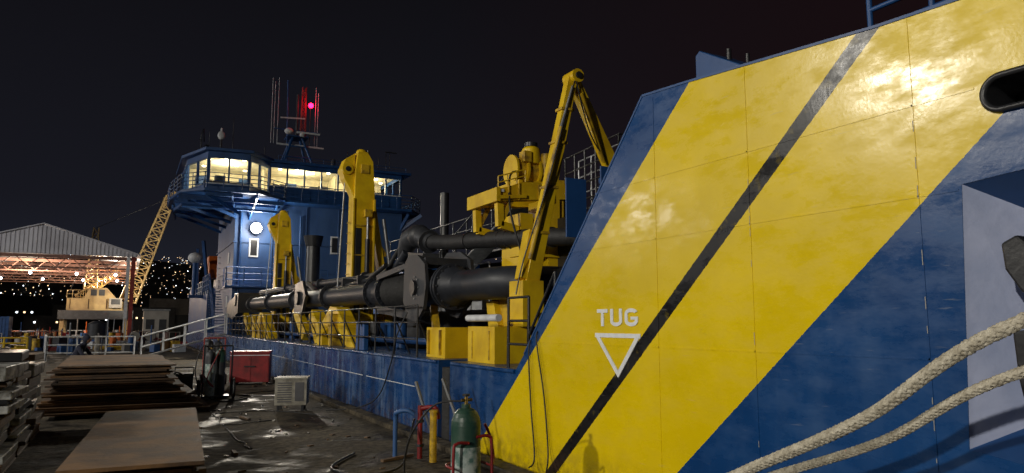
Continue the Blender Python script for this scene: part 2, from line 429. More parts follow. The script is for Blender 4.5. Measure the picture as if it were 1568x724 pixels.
dr = B('deck_railing', ship)
dr.rail([(4.3,11.4,1.15),(4.3,38,1.15)], .86, M_blk, n=2, r=.016, step=1.15, lean=(.3,0,0))
dr.rail([(4.32,8.15,1.15),(4.32,7.62,1.15)], .88, M_blk, n=2, r=.018, step=.6, lean=(.15,.3,0))
dr.rail([(4.32,7.62,1.15),(4.32,7.0,1.9)], .4, M_blk, n=1, r=.018, step=.7)
dr.done()
fc = B('forecastle_fittings', ship)
fc.prism([(5.32,2.7),(5.32,4.44),(5.26,4.48),(4.62,4.10),(4.62,2.7)], 'x', 5.0, 5.5, M_blue)
fc.cyl((5.2,5.05,4.3),(5.2,5.05,4.46), .025, M_blk); fc.cyl((5.3,4.9,4.2),(5.3,4.9,4.38), .02, M_blk)
fc.rail([(4.9,3.3,3.6),(4.9,1.4,3.6)], .66, M_blue, n=3, r=.022, step=.5)
fc.box((4.8,1.4,3.5),(5.9,2.6,4.02), M_blue)
fc.box((6.6,9.0,1.15),(9.5,11.6,3.55), M_blk)
fc.rail([(6.9,10.8,3.55),(6.7,8.9,3.55),(8.6,8.9,3.55)], 1.15, M_blk, n=3, r=.02, step=.4)
fc.rail([(7.6,11.4,3.55),(7.4,9.4,3.55)], 1.3, M_steel, n=3, r=.018, step=.5)
fc.box((7.0,9.1,3.55),(7.9,9.9,4.2), M_blue); fc.cyl((7.5,9.5,4.2),(7.5,9.5,4.75), .05, M_blk); fc.cyl((7.2,9.3,4.2),(7.2,9.3,4.6), .12, M_dgr)
fc.cyl((4.7,5.38,3.72),(4.55,5.42,3.78), .05, M_blk)
fc.done(.01)

# ---------------- superstructure
su = B('superstructure', ship)
FY = 40
su.box((4.7,FY,1.15),(14.0,48,8.2), M_blue2)
su.box((4.3,49.0,1.15),(14.5,64,3.6), M_blue)
su.box((5.5,50.0,3.6),(13.5,58,5.4), M_blue)
su.prism([(4.3,58),(4.3,64),(6,64),(6,58)], 'z', 3.6, 4.4, M_blue)
for x in (6.6,8.4,10.2,12.2): su.box((x,FY-.06,1.2),(x+.05,FY,8.1), M_blue2)
for z in (3.65,6.0): su.box((4.66,FY-.05,z),(14.03,FY-.001,z+.05), M_blue2)
for z in (3.65,6.0): su.box((4.64,FY,z),(4.699,48,z+.07), M_blue)
su.box((4.2,FY-1.3,3.55),(9.5,FY-.06,3.63), M_blue)
su.rail([(4.25,FY-.1,3.63),(4.25,FY-1.28,3.63),(9.4,FY-1.28,3.63)], .95, M_blue, n=2, r=.022, step=.9)
for x, z in ((5.45,5.25),(9.8,5.6)):
    su.box((x,FY-.05,z),(x+.48,FY-.001,z+1.0), M_wht); su.box((x+.07,FY-.056,z+.08),(x+.41,FY-.05,z+.92), M_blk)
su.box((10.0,FY-.05,1.3),(10.8,FY-.001,3.2), M_wht)
su.box((6.9,FY-.05,3.68),(7.65,FY-.001,5.5), M_blue); su.box((7.0,FY-.056,4.7),(7.3,FY-.05,5.2), M_blk)
for x in (5.0,8.1,11.6): su.cyl((x,FY-.1,1.2),(x,FY-.1,7.6), .05, M_blue, seg=8)
for x, z in ((6.1,2.0),(7.6,2.2),(8.8,1.9)): su.box((x,FY-.35,z-.6),(x+.6,FY-.01,z+.3), M_dgr)
for i in range(16):
    su.box((3.9,41+i*.22,1.25+i*.15),(4.6,41.2+i*.22,1.29+i*.15), M_blue)
su.rail([(4.0,41,1.2),(4.0,44.6,3.65),(4.0,48.8,3.65)], .95, M_blue, n=2, r=.025, step=.7)
for i in range(14): su.cyl((4.65,46.1,1.5+i*.35),(4.65,46.6,1.5+i*.35), .02, M_blue, seg=6)
for z in (2.6,5.0): su.box((4.66,41.6,z),(4.699,42.1,z+.6), M_wht)
su.done(.01)

wh = B('wheelhouse', ship)
balc = [(1.55,41.2),(1.9,38.4),(2.9,37.3),(5.5,37.2),(7.0,38.6),(7.0,38.9),(14.2,38.9),(15.2,40.2),(15.2,45),(14.2,46.5),(2.2,46.5),(1.55,44)]
wh.prism(balc, 'z', 8.2, 8.32, M_blue)
wh.rail([(x,y,8.32) for x,y in balc[:8]], .80, M_blue, n=3, r=.022, step=.9)
wh.rail([(x,y,8.32) for x,y in balc[10:]+balc[:1]], .80, M_blue, n=3, r=.022, step=.9)
wh.rail([(x,y,8.32) for x,y in balc[7:10]], .80, M_blue, n=3, r=.022, step=.9)
for (x, y) in ((1.75,41.2),(2.0,38.8),(3.0,37.6),(4.2,37.4),(5.4,37.4),(6.6,38.4),(1.75,43.5),(2.1,46)):
    wh.beam((x,y,8.12),(max(4.72,x),max(40.02 if x>4 else y+.8,y),7.3), .07, .16, M_blue)
    wh.beam((x,y,8.1),(max(4.72,x*.6+2),max(40.0 if x>4 else y,y),8.1), .07, .18, M_blue)
for y in (38.0,39.0,41): wh.beam((1.8,y,7.92),(6.8 if y<40 else 4.7,y,7.92), .07, .2, M_blue)
wh.beam((2.0,38.2,7.55),(6.6,38.6,7.55), .08,.12, M_blue); wh.beam((1.75,40.2,7.55),(2.0,38.2,7.55), .08,.12, M_blue)
for x in (14.2,15.0): wh.beam((x,39.4,8.1),(13.9,40.1,7.2), .09, .2, M_blue); wh.beam((x,43,8.1),(13.9,43,7.2), .09, .2, M_blue)
wh.beam((1.7,41.5,7.9),(2.1,46.2,7.9), .08, .18, M_blue)
def wall(p, q, z0, zs, zw, z1, n, post=.07):
    p = Vector((*p,0)); q = Vector((*q,0)); d = (q-p); L_ = d.length; d.normalize()
    def slab(a, b_, za, zb, t=.1, mt=M_blue):
        A = p+d*a; C = p+d*b_; wh.beam((A.x,A.y,(za+zb)/2),(C.x,C.y,(za+zb)/2), t, zb-za, mt)
    slab(0, L_, z0, zs); slab(0, L_, zw, z1)
    for i in range(n+1):
        c_ = L_*i/n; c_ = min(max(c_, post/2), L_-post/2); slab(c_-post/2, c_+post/2, zs, zw, .11)
    slab(0, L_, zs-.05, zs, .14, M_wht); slab(0, L_, zw, zw+.05, .14, M_blue)
oct_ = [(2.35,45.5),(2.35,41.3),(3.15,38.7),(5.1,38.5),(6.35,40.0)]
for i, n_ in enumerate((4,2,2,2)): wall(oct_[i], oct_[i+1], 8.32,8.85,10.15,10.48, n_, .09)
R0 = (6.35,40.0); R1 = (13.9,40.0)
wall(R0, R1, 8.32, 9.25, 10.25, 10.48, 8, .08)
wall(R1, (13.9,45.5), 8.32, 9.25, 10.25, 10.48, 4, .09)
wh.box((2.4,43.6,8.34),(13.8,43.7,10.46), M_wallin)
wh.prism([(2.45,43.5),(2.45,41.35),(3.2,38.8),(5.05,38.6),(6.3,40.1),(13.8,40.1),(13.8,43.5)], 'z', 10.44, 10.475, M_wallin)
wh.box((6.3,41.6,8.34),(6.38,43.6,10.44), M_wallin); wh.box((10.4,41.8,8.34),(10.48,43.6,10.44), M_wallin)
wh.box((3.0,39.2,8.32),(5.4,39.7,9.05), M_seat); wh.box((3.6,39.9,8.32),(4.1,40.4,9.5), M_seat)
for x in (7.2,8.9,11.4,12.7): wh.box((x,41.6,8.34),(x+.45,41.9,9.65), M_seat)
for x in (2.9,5.2,7.9,9.8,12.1): wh.box((x,43.5,8.6),(x+.6,43.59,10.1), M_cont if x<9 else M_seat)
for x in (6.9,9.0,11.0,13.0): wh.box((x,42.8,9.3),(x+.5,42.95,9.75), M_blk)
roof = [(2.0,46),(2.0,41.1),(2.95,38.35),(5.25,38.1),(6.5,39.6),(14.4,39.6),(14.4,46)]
wh.prism(roof, 'z', 10.48, 10.62, M_blue)
wh.rail([(6.8,40.0,10.62),(14.2,40.0,10.62)], .35, M_blue, n=1, r=.015, step=1.3)
for x, y in ((3.3,40.4),(4.1,39.8),(5.0,39.9),(4.8,41.4),(3.2,42.3),(5.4,42.6),(4.1,41.2),(7.1,41.2),(8.0,41.0),(9.0,41.5),(9.8,41),(11.0,41.4),(11.8,41),(12.8,41.4),(13.4,42.4)):
    wh.cyl((x,y,10.40),(x,y,10.438), .09, E_lamp, seg=10)
wh.done()
for x, y, p in ((4.3,41.0,260),(8.4,41.6,210),(12.1,41.6,210)):
    light('wheelhouse_lamp', 'POINT', (x,y,9.9), p, (1,.86,.55), .3, parent=ship)

ms = B('radio_mast', ship)
bx, by = 8.1, 42.0
for sx in (-.9,.9):
    for sy in (-.9,.9): ms.cyl((bx+sx,by+sy,10.6),(bx+sx*.3,by+sy*.3,12.5), .07, M_blue, seg=8)
for z, k in ((11.2,.75),(11.9,.5)): ms.rail([(bx-k,by-k,z),(bx+k,by-k,z)], .05, M_blue, n=1, r=.03, step=2)
ms.box((bx-.6,by-.6,12.5),(bx+.6,by+.6,12.56), M_blue)
ms.cyl((bx,by,12.5),(bx,by,15.2), .07, M_dgr, seg=8); ms.cyl((bx-.5,by,10.6),(bx-.6,by,16.0), .045, M_blue, seg=6)
ms.lattice((bx+.35,by,12.56),(bx+.35,by,15.7), .28, .2, M_redp, n=9, r=.02)
ms.beam((bx-1.3,by,13.0),(bx+1.3,by,13.0), .06, .06, M_blue)
ms.beam((bx-1.1,by,12.1),(bx+1.6,by,12.1), .08, .10, M_wht); ms.beam((bx-1.0,by-.3,13.6),(bx+.4,by-.3,13.7), .06, .08, M_wht)
ms.sphere((bx-.5,by-.3,12.85), .25, M_wht, (1,1,.75)); ms.box((bx-.1,by-.7,12.7),(bx+1.2,by-.55,12.8), M_wht); ms.cyl((bx+.2,by-.6,12.5),(bx+.2,by-.6,12.72), .14, M_wht)
for dx, z in ((-1.45,16.0),(-1.3,15.8),(-1.1,16.05),(1.05,15.8),(1.2,15.5)):
    ms.cyl((bx+dx,by,12.1),(bx+dx,by,z), .014, M_wht, seg=5)
ms.cyl((bx+.75,by,12.1),(bx+.75,by,14.5), .03, M_dgr, seg=6); ms.sphere((bx+.75,by-.1,14.62), .15, E_red)
for x, z, r in ((2.9,11.9,.03),(3.9,11.8,.05),(4.5,13.0,.02),(12.8,11.7,.03),(13.5,12.0,.02),(3.3,12.1,.015),(6.2,11.6,.02),(10.9,11.9,.02)):
    ms.cyl((x,41,10.6),(x,41,z), r, M_dgr, seg=6)
ms.sphere((3.9,41,11.95), .2, M_wht, (1,1,1.2)); ms.sphere((3.2,41,11.2), .15, M_blk); ms.cyl((3.9,41,12.15),(3.9,41,12.35), .05, M_wht)
ms.tube([(2.9,41,11.9),(3.0,41,12.2),(3.05,41,11.5),(2.8,41,11.6)], .03, M_dgr)
ms.cyl((10.3,42,10.6),(10.3,42,11.5), .14, M_dgr); ms.box((13.0,40.3,11.9),(13.7,40.4,11.96), M_dgr); ms.cyl((13.05,40.35,10.6),(13.05,40.35,11.9), .02, M_dgr)
ms.done()
light('mast_red_lamp', 'POINT', (bx+.75,by-.5,14.7), 45, (1,.01,.03), .1, parent=ship)
fl = B('superstructure_floodlight', ship)
fl.cyl((5.75,FY-.25,6.80),(5.72,FY-.46,6.77), .18, M_blk, r2=.27); fl.sphere((5.72,FY-.47,6.77), .28, E_flood, (1,.25,1)); fl.beam((5.75,FY-.25,6.85),(5.75,FY-.03,6.85), .05,.05, M_blk)
fl.done()
light('superstructure_flood', 'SPOT', (5.7,FY-.65,6.75), 3600, (1,.91,.76), .2, target=(2.5,26,0), angle=150, parent=ship)
light('superstructure_glow', 'POINT', (5.7,FY-1.0,6.75), 330, (1,.90,.74), .2, parent=ship)

fr = B('deck_fittings', ship)
fr.box((6.6,12.5,1.15),(13,38,2.0), M_blk)
fr.cyl((6.2,28,1.15),(6.2,28,4.7), .30, M_blk, r2=.26); fr.cyl((6.2,28,4.7),(6.2,28,5.1), .30, M_blk, r2=.38)
fr.cyl((9.0,21.5,2),(9.0,21.5,6.0), .14, M_blk)
fr.box((8.0,12,3.5),(8.8,24,3.56), M_dgr); fr.rail([(8.0,12,3.56),(8.0,24,3.56)], 1.0, M_dgr, n=2, r=.022, step=.9)
for y in (12.5,15,18,21,23.5): fr.cyl((8.1,y,1.2),(8.1,y,3.5), .06, M_dgr, seg=8)
fr.box((7.0,14.5,2.0),(8.0,17.0,2.45), M_wht); fr.box((7.0,17.5,2.6),(7.6,20,3.0), M_wht)
fr.rail([(6.7,13.5,2.0),(6.7,21,2.0)], 1.0, M_wht, n=2, r=.02, step=.9)
fr.beam((7.3,19,2.0),(7.3,13,4.2), .5, .05, M_steel); fr.rail([(7.0,19,2.0),(7.0,13,4.2)], .8, M_dgr, n=1, r=.02, step=1.0)
for i, y in enumerate(range(15, 38, 2)):
    a = .3+.5*random.random()
    fr.box((5.7,y,1.15),(6.2,y+.8,1.5+a*.6), (M_dgr,M_blue,M_yel2,M_blk)[i%4]); fr.cyl((6.4,y+1,1.15),(6.4,y+1,2.0+a), .05, M_wht if i%3==0 else M_dgr, seg=8)
    fr.cyl((5.4,y+.3,1.15),(5.4,y+.3,1.75), .12, M_dgr if i%2 else M_blue, seg=12)
fr.tube([(5.3,12,1.35),(5.3,20,1.32),(5.3,37,1.35)], .07, M_blue, seg=10); fr.tube([(5.5,12,1.3),(5.5,37,1.3)], .05, M_dgr, seg=8)
fr.box((4.36,14.7,1.15),(4.46,15.3,1.75), M_blue)
fr.box((9.5,24,2),(11.5,34,4.0), M_blue)
for x in (4.6,5.6,6.8): fr.cyl((x,39.2,1.15),(x,39.2,2.1), .18, M_blue)
fr.rail([(4.6,38.6,1.15),(9.5,38.6,1.15)], 1.0, M_blue, n=2, r=.025, step=1)
fr.sphere((3.7,52,6.1), .45, M_wht, (1,1,.8)); fr.cyl((3.7,52,3.6),(3.7,52,5.8), .12, M_blue); fr.box((3.4,51.7,3.4),(4.3,52.3,3.6), M_blue)
fr.prism([(55,5.6),(55.4,5.0),(58.6,5.0),(59,5.6),(58.2,6.6),(55.8,6.6)], 'x', 4.9, 5.9, M_org)
fr.beam((5,56,3.6),(4.4,55,7.6), .2,.2, M_blue); fr.beam((4.4,58,3.6),(4.2,57,7.2), .2,.2, M_blue)
fr.rail([(4.35,49.2,3.6),(4.35,63.8,3.6)], 1.0, M_wht, n=2, r=.03, step=1.5)
fr.done(.01)

# ---------------- suction pipe
sp = B('suction_pipe')
X = 4.85
def flange(y, z, r, th=.07, m=M_pipe, nb=16):
    sp.cyl((X,y-th/2,z),(X,y+th/2,z), r, m, seg=32)
    for i in range(nb):
        t = 2*math.pi*i/nb; a = (X+math.cos(t)*r*.88, y, z+math.sin(t)*r*.88)
        sp.cyl((a[0],y-th/2-.035,a[2]),(a[0],y+th/2+.035,a[2]), .020, M_dgr, seg=6)
def pz(y): return 2.30 + (y-8.5)*.011
sp.smooth_tube([(6.2,9.0,2.30),(5.6,9.0,2.30),(5.15,9.1,2.30),(4.90,9.45,pz(9.4)),(X,9.9,pz(9.8)),(X,10.9,pz(10.9))], .25, M_pipe, seg=28, sub=5)
sp.cyl((X,10.75,pz(10.8)),(X,11.1,pz(11)), .25, M_pipe, r2=.36, seg=28)
flange(11.1,pz(11.1),.40); flange(11.22,pz(11.2),.40,.06)
sp.cyl((X,11.2,pz(11.2)),(X,12.5,pz(12.5)), .33, M_dgr, seg=28)
flange(12.4,pz(12.5),.37,.08); flange(12.55,pz(12.5),.37,.08)
for i in range(9):
    y = 12.7+i*.17; sp.cyl((X,y,pz(y)),(X,y+.05,pz(y)), .27, M_rub, r2=.36, seg=24); sp.cyl((X,y+.05,pz(y)),(X,y+.12,pz(y)), .36, M_rub, r2=.27, seg=24)
flange(14.4,pz(14.4),.38,.09); flange(15.3,pz(15.3),.37,.08); sp.cyl((X,14.4,pz(14.4)),(X,15.3,pz(15.3)), .30, M_pipe, seg=24)
sp.cyl((X,15.3,pz(15.3)),(X,34.5,pz(34.5)), .25, M_pipe, seg=28)
for y in (19.5,23.8,28.5,33): flange(y,pz(y),.34,.1)
pl_ = [(11.9,2.78),(11.6,2.93),(11.0,2.90),(10.55,2.72),(10.45,2.35),(10.6,1.95),(11.1,1.70),(11.6,1.80),(11.95,2.1)]
# side cheeks sit behind the twin flanges so these show in front
sp.prism([(11.32+(y-10.45)*.75,z) for y,z in pl_], 'x', X-.44, X-.38, M_dgr)
sp.prism([(y+.8,z+.1) for y,z in pl_], 'x', X+.40, X+.46, M_dgr)
sp.box((X-.38,11.5,2.72),(X+.42,12.3,2.84), M_dgr); sp.cyl((X-.50,11.85,2.33),(X-.3,11.85,2.33), .13, M_blk)
for a in range(8): sp.cyl((X-.455,11.85+.19*math.cos(a*.785),2.33+.19*math.sin(a*.785)),(X-.44,11.85+.19*math.cos(a*.785),2.33+.19*math.sin(a*.785)), .018, M_steel, seg=6)
sp.beam((X-.2,11.7,2.88),(X+.1,13.3,3.05), .3,.10, M_dgr); sp.beam((X-.3,12.3,1.85),(X-.3,14.4,2.0), .10,.14, M_dgr); sp.beam((X-.3,12.3,2.80),(X-.3,14.4,2.65), .08,.10, M_dgr)
sp.beam((X-.2,11.3,1.2),(X-.1,11.8,2.0), .12,.12, M_yel2)
sp.prism([(22.3,2.9),(21.3,2.95),(20.8,2.5),(21.3,1.95),(22.4,2.05)], 'x', X-.42, X-.34, M_blk)
sp.cyl((X-.5,21.7,2.45),(X+.4,21.7,2.45), .2, M_blk)
sp.prism([(34.2,3.1),(38.2,2.7),(38.4,2.1),(36,1.9),(34.2,2.2)], 'x', X-.55, X+.5, M_blk)
sp.cyl((X-.6,35,2.8),(X+.6,35,2.8), .3, M_blk)
jp = [(5.35,14.9,3.28),(5.3,15.4,2.98),(5.25,16.0,2.86),(5.2,17.5,2.84),(5.15,22,2.92),(5.1,27,3.0),(5.1,33,3.05)]
sp.tube(jp, .10, M_pipe, seg=14)
for p in (jp[3],jp[4],jp[5]): sp.cyl((p[0],p[1]-.05,p[2]),(p[0],p[1]+.05,p[2]), .16, M_pipe, seg=16)
sp.tube([(5.0,15.3,3.0),(4.95,16.5,2.72),(4.9,19,2.66),(4.9,21.5,2.64)], .055, M_blk, seg=10)
sp.tube([(5.0,21.6,2.6),(5.0,23,2.95),(5.05,26,2.9)], .09, M_pipe, seg=12)
for y in (16.8,18.2,24.5,26.5,30.5): sp.box((X-.05,y,2.6),(X+.4,y+.08,2.85), M_dgr)
sp.done()
hs = B('discharge_hose')
hp = [(6.4,9.5,3.10),(5.95,10.4,3.15),(5.70,11.8,3.24),(5.62,13.0,3.32),(5.55,14.0,3.42)]
hs.smooth_tube(hp, .15, M_rub, seg=18)
for a in (0.6,1.4,1.55,2.4): 
    i = int(a); p = Vector(hp[i]).lerp(Vector(hp[i+1]), a-i); hs.cyl(p-Vector((0,.03,0)), p+Vector((0,.03,0)), .175, M_blk, seg=18)
el = [(5.55,13.9,3.40),(5.52,14.3,3.54),(5.48,14.65,3.61),(5.42,14.95,3.55),(5.38,15.1,3.33),(5.36,15.2,3.05)]
hs.tube(el, [.17,.22,.26,.23,.18,.12], M_dgr, seg=18)
hs.cyl((5.53,14.0,3.42),(5.53,14.06,3.44), .25, M_dgr, seg=24); hs.sphere((5.48,14.5,3.59), .26, M_dgr)
hs.smooth_tube([(5.3,14.9,3.5),(5.2,15.3,3.2),(5.1,15.6,2.8),(5.05,15.8,2.65)], .05, M_rub)
hs.done()

# ---------------- gantry davits
def gantry(name, Y, topz=6.35, X=5.42):
    b_ = B(name)
    b_.prism([(X-.28,1.15),(X+.34,1.15),(X+.30,topz-1.0),(X+.24,topz-.25),(X+.08,topz),(X-.18,topz),(X-.24,topz-.5)], 'y', Y-.30, Y+.30, M_yel)
    b_.prism([(X-.24,topz-.04),(X-.50,topz-.22),(X-.60,topz-.50),(X-.52,topz-.75),(X-.34,topz-1.05),(X-.24,topz-1.25)], 'y', Y-.20, Y+.20, M_yel)
    b_.box((X-.10,Y-.34,topz-.6),(X+.13,Y-.301,topz-.35), M_yel2)
    b_.cyl((X-.44,Y-.26,topz-.5),(X-.44,Y+.26,topz-.5), .15, M_yel); b_.cyl((X-.44,Y-.29,topz-.5),(X-.44,Y-.26,topz-.5), .07, M_blk)
    b_.beam((X+.28,Y,topz-1.3),(X+1.0,Y+.1,1.2), .18,.26, M_yel)
    b_.cyl((X+.6,Y-.2,topz-1.8),(X+1.05,Y-.2,1.6), .05, M_steel, seg=8)
    b_.beam((X+.1,Y,topz-1.9),(X+.75,Y,topz-2.8), .1,.1, M_yel2)
    for x in (X-.30,X+.27): b_.box((x,Y-.36,1.2),(x+.05,Y-.301,topz-1.3), M_yel)
    b_.box((X-.20,Y-.33,2.0),(X-.05,Y-.301,topz-2.1), M_blk)
    b_.cyl((X+.10,Y-.40,2.0),(X+.10,Y-.40,topz-2.4), .065, M_blk, seg=10); b_.cyl((X+.10,Y-.40,topz-2.4),(X+.10,Y-.40,topz-1.7), .035, M_steel, seg=10)
    b_.box((X+.0,Y-.48,topz-1.8),(X+.20,Y-.301,topz-1.6), M_yel2)
    for z in (2.6,3.5,4.3): b_.box((X-.27,Y-.35,z),(X+.29,Y-.302,z+.04), M_yel2)
    b_.prism([(X-.28,1.15),(X-1.0,1.15),(X-1.0,1.45),(X-.28,2.1)], 'y', Y-.25, Y+.25, M_yel)
    b_.sphere((X-.02,Y-.05,topz+.02), .11, M_yel, (1.4,1,1)); b_.cyl((X+.15,Y-.1,topz-.1),(X+.15,Y-.1,topz+.1), .03, M_blk)
    for i in range(10): b_.cyl((X-.32,Y-.15,1.9+i*.28),(X-.32,Y+.15,1.9+i*.28), .012, M_yel2, seg=5)
    b_.prism([(Y-2.6,1.15),(Y-1.9,1.15),(Y-.4,1.9),(Y+.6,1.2),(Y+1.4,1.15),(Y+2.3,1.95),(Y+1.9,2.1),(Y+.9,1.6),(Y-.2,2.15),(Y-.9,2.1)], 'x', 4.62, 4.95, M_yel)
    b_.box((4.5,Y-1.0,1.15),(5.1,Y-.6,1.95), M_yel2)
    b_.prism([(Y+3.0,1.2),(Y+4.6,2.1),(Y+4.2,2.25),(Y+2.6,1.5)], 'x', 4.6, 4.8, M_yel)
    b_.cyl((X-.44,Y,topz-.5),(4.85,Y,2.6), .02, M_steel, seg=5)
    return b_.done(.02)
gantry('gantry_davit', 18.9)
gantry('gantry_davit', 30.2, topz=6.25)

ng = B('gantry_davit')
ng.box((5.85,10.6,1.15),(6.10,11.3,3.6), M_yel); ng.box((6.40,10.6,1.15),(6.65,11.3,3.9), M_yel)
ng.box((6.10,10.95,1.15),(6.40,11.3,3.6), M_yel2)
for z in (1.5,1.95,2.4,2.85,3.3): ng.box((5.82,10.55,z),(6.68,10.95,z+.05), M_yel)
for x in (6.18,6.28): ng.cyl((x,10.8,1.3),(x,10.8,3.5), .03, M_dgr, seg=8)
ng.cyl((6.75,10.7,1.5),(6.75,10.7,4.2), .05, M_yel2, seg=10); ng.box((6.6,10.8,3.5),(7.0,11.4,4.3), M_yel2)
ng.prism([(5.42,3.78),(6.9,3.92),(6.9,4.20),(5.95,4.15),(5.42,3.98)], 'y', 10.6, 10.8, M_yel)
ng.prism([(5.42,3.78),(6.9,3.92),(6.9,4.20),(5.95,4.15),(5.42,3.98)], 'y', 11.5, 11.7, M_yel)
ng.prism([(5.38,3.80),(5.95,3.86),(5.95,3.92),(5.38,3.86)], 'y', 10.55, 11.75, M_yel)
ng.box((5.36,10.55,3.76),(5.44,11.75,4.0), M_yel)
for y0 in (10.62,11.5):
    ng.beam((5.48,y0+.08,3.84),(5.50,y0+.08,3.35), .12,.12, M_yel)
    ng.beam((5.50,y0+.08,3.38),(5.90,y0+.08,3.30), .12,.13, M_yel)
    ng.beam((5.50,y0+.08,3.40),(5.72,y0+.08,3.82), .08,.08, M_yel2)
for x in (5.6,5.8,6.2,6.5): ng.box((x,10.57,3.82),(x+.03,10.6,4.12), M_yel2)
ng.box((5.45,10.57,3.93),(5.52,10.6,3.98), M_wht)
ng.box((5.9,10.75,4.15),(6.85,11.65,4.22), M_yel)
ng.cyl((6.0,11.2,4.48),(6.7,11.2,4.48), .22, M_yel2, seg=24)
for x in (5.97,6.2,6.45,6.70): ng.cyl((x,11.2,4.48),(x+.04,11.2,4.48), .28, M_yel, seg=24)
ng.cyl((6.35,11.1,4.6),(6.35,11.1,4.86), .17, M_yel); ng.sphere((6.35,11.1,4.86), .17, M_yel, (1,1,.5)); ng.cyl((6.6,11.0,4.4),(6.6,11.0,4.8), .09, M_yel2); ng.box((6.1,10.9,4.6),(6.25,11.1,4.8), M_yel2)
ng.cyl((6.35,11.1,4.93),(6.35,11.1,5.0), .12, M_blk)
ng.rail([(5.42,10.6,3.98),(5.95,10.6,4.15)], .22, M_yel, n=1, r=.012, step=.2)
ng.smooth_tube([(6.0,10.9,4.4),(5.7,10.7,4.25),(5.6,10.5,3.6),(5.75,10.4,2.9)], .02, M_rub, seg=6)
ng.box((4.45,10.55,1.15),(5.0,11.35,1.64), M_yel); ng.box((4.42,8.75,1.15),(5.0,9.62,1.66), M_yel)
for y in (8.9,9.45,10.7,11.2): ng.box((4.41,y,1.2),(4.42 if y<10 else 4.45,y+.03,1.6), M_yel2)
ng.box((5.0,9.0,1.15),(5.9,11.3,1.45), M_yel2)
ng.cyl((4.46,8.7,1.78),(4.46,9.7,1.78), .05, M_wht)
ng.prism([(9.7,1.15),(10.1,1.6),(10.2,2.05),(9.95,2.05),(9.8,1.7),(9.4,1.15)], 'x', 5.0, 5.2, M_yel)
ng.done(.015)

cr = B('hydraulic_deck_crane')
ap = Vector((5.50,8.42,5.27))
cr.beam((4.92,8.75,2.0), ap, .15,.22, M_yel, w2=.12,h2=.15, up=(1,0,0))
cr.beam(ap+Vector((0,0,.02)), (6.55,8.85,4.05), .13,.15, M_yel, w2=.17,h2=.22, up=(1,0,0))
cr.beam((6.55,8.85,4.05),(6.9,9.05,3.2), .2,.24, M_yel, up=(1,0,0))
cr.cyl(ap+Vector((.03,-.14,0)), ap+Vector((.03,.14,0)), .10, M_yel); cr.cyl(ap+Vector((.03,-.17,0)), ap+Vector((.03,.17,0)), .05, M_blk)
cr.cyl((4.90,8.60,2.6),(5.30,8.40,4.5), .035, M_yel2, seg=10); cr.cyl((5.30,8.40,4.5), ap+Vector((-.02,-.06,-.15)), .02, M_steel, seg=8)
cr.cyl(ap+Vector((.1,-.10,-.25)), (6.25,8.70,4.15), .035, M_yel2, seg=10)
cr.beam((4.92,8.75,2.3),(5.10,8.82,3.0), .20,.28, M_yel, up=(1,0,0))
for t in (.3,.5,.7,.85):
    p = Vector((4.92,8.75,2.0)).lerp(ap, t); cr.box(p-Vector((.11,.09,.02)), p+Vector((.11,.09,.02)), M_yel2)
cr.box((4.78,8.6,1.66),(5.12,9.0,2.3), M_yel); cr.box((5.15,8.7,1.15),(5.55,9.2,2.0), M_dgr)
cr.smooth_tube([ap+Vector((.05,-.1,.1)),(5.30,8.3,4.6),(5.05,8.45,3.5),(4.80,8.6,2.6),(4.70,8.65,2.1)], .012, M_blk, seg=6)
cr.smooth_tube([(5.5,8.3,5.2),(5.75,8.4,4.6),(6.1,8.6,4.3),(6.5,8.8,4.2)], .012, M_blk, seg=6)
cr.done(.012)
tr = B('deck_winch')
tr.cyl((5.3,9.9,1.75),(5.9,9.9,1.75), .3, M_dgr); tr.box((5.1,9.6,1.45),(5.3,10.2,2.15), M_yel2); tr.cyl((5.2,8.2,1.15),(5.2,8.2,2.0), .14, M_dgr)
tr.box((5.5,8.0,1.15),(6.2,8.6,2.3), M_blk); tr.done(.01)

hc = B('hanging_cable')
hc.smooth_tube([(4.3,7.35,1.5),(4.17,7.35,1.45),(4.16,7.3,.8),(4.15,7.2,.2),(4.02,7.1,.11)], .009, M_rub, seg=6)
hc.smooth_tube([(4.3,7.2,1.62),(4.17,7.18,1.55),(4.16,7.0,.9),(4.15,6.9,.3),(4.0,6.7,.11)], .009, M_rub, seg=6); hc.done()
hc = B('hanging_cable')
hc.smooth_tube([(4.3,11.9,1.9),(4.15,12.0,1.5),(4.15,12.3,1.0),(4.14,12.9,.4),(4.0,13.6,.12),(3.5,14.2,.02)], .013, M_rub, seg=6); hc.done()

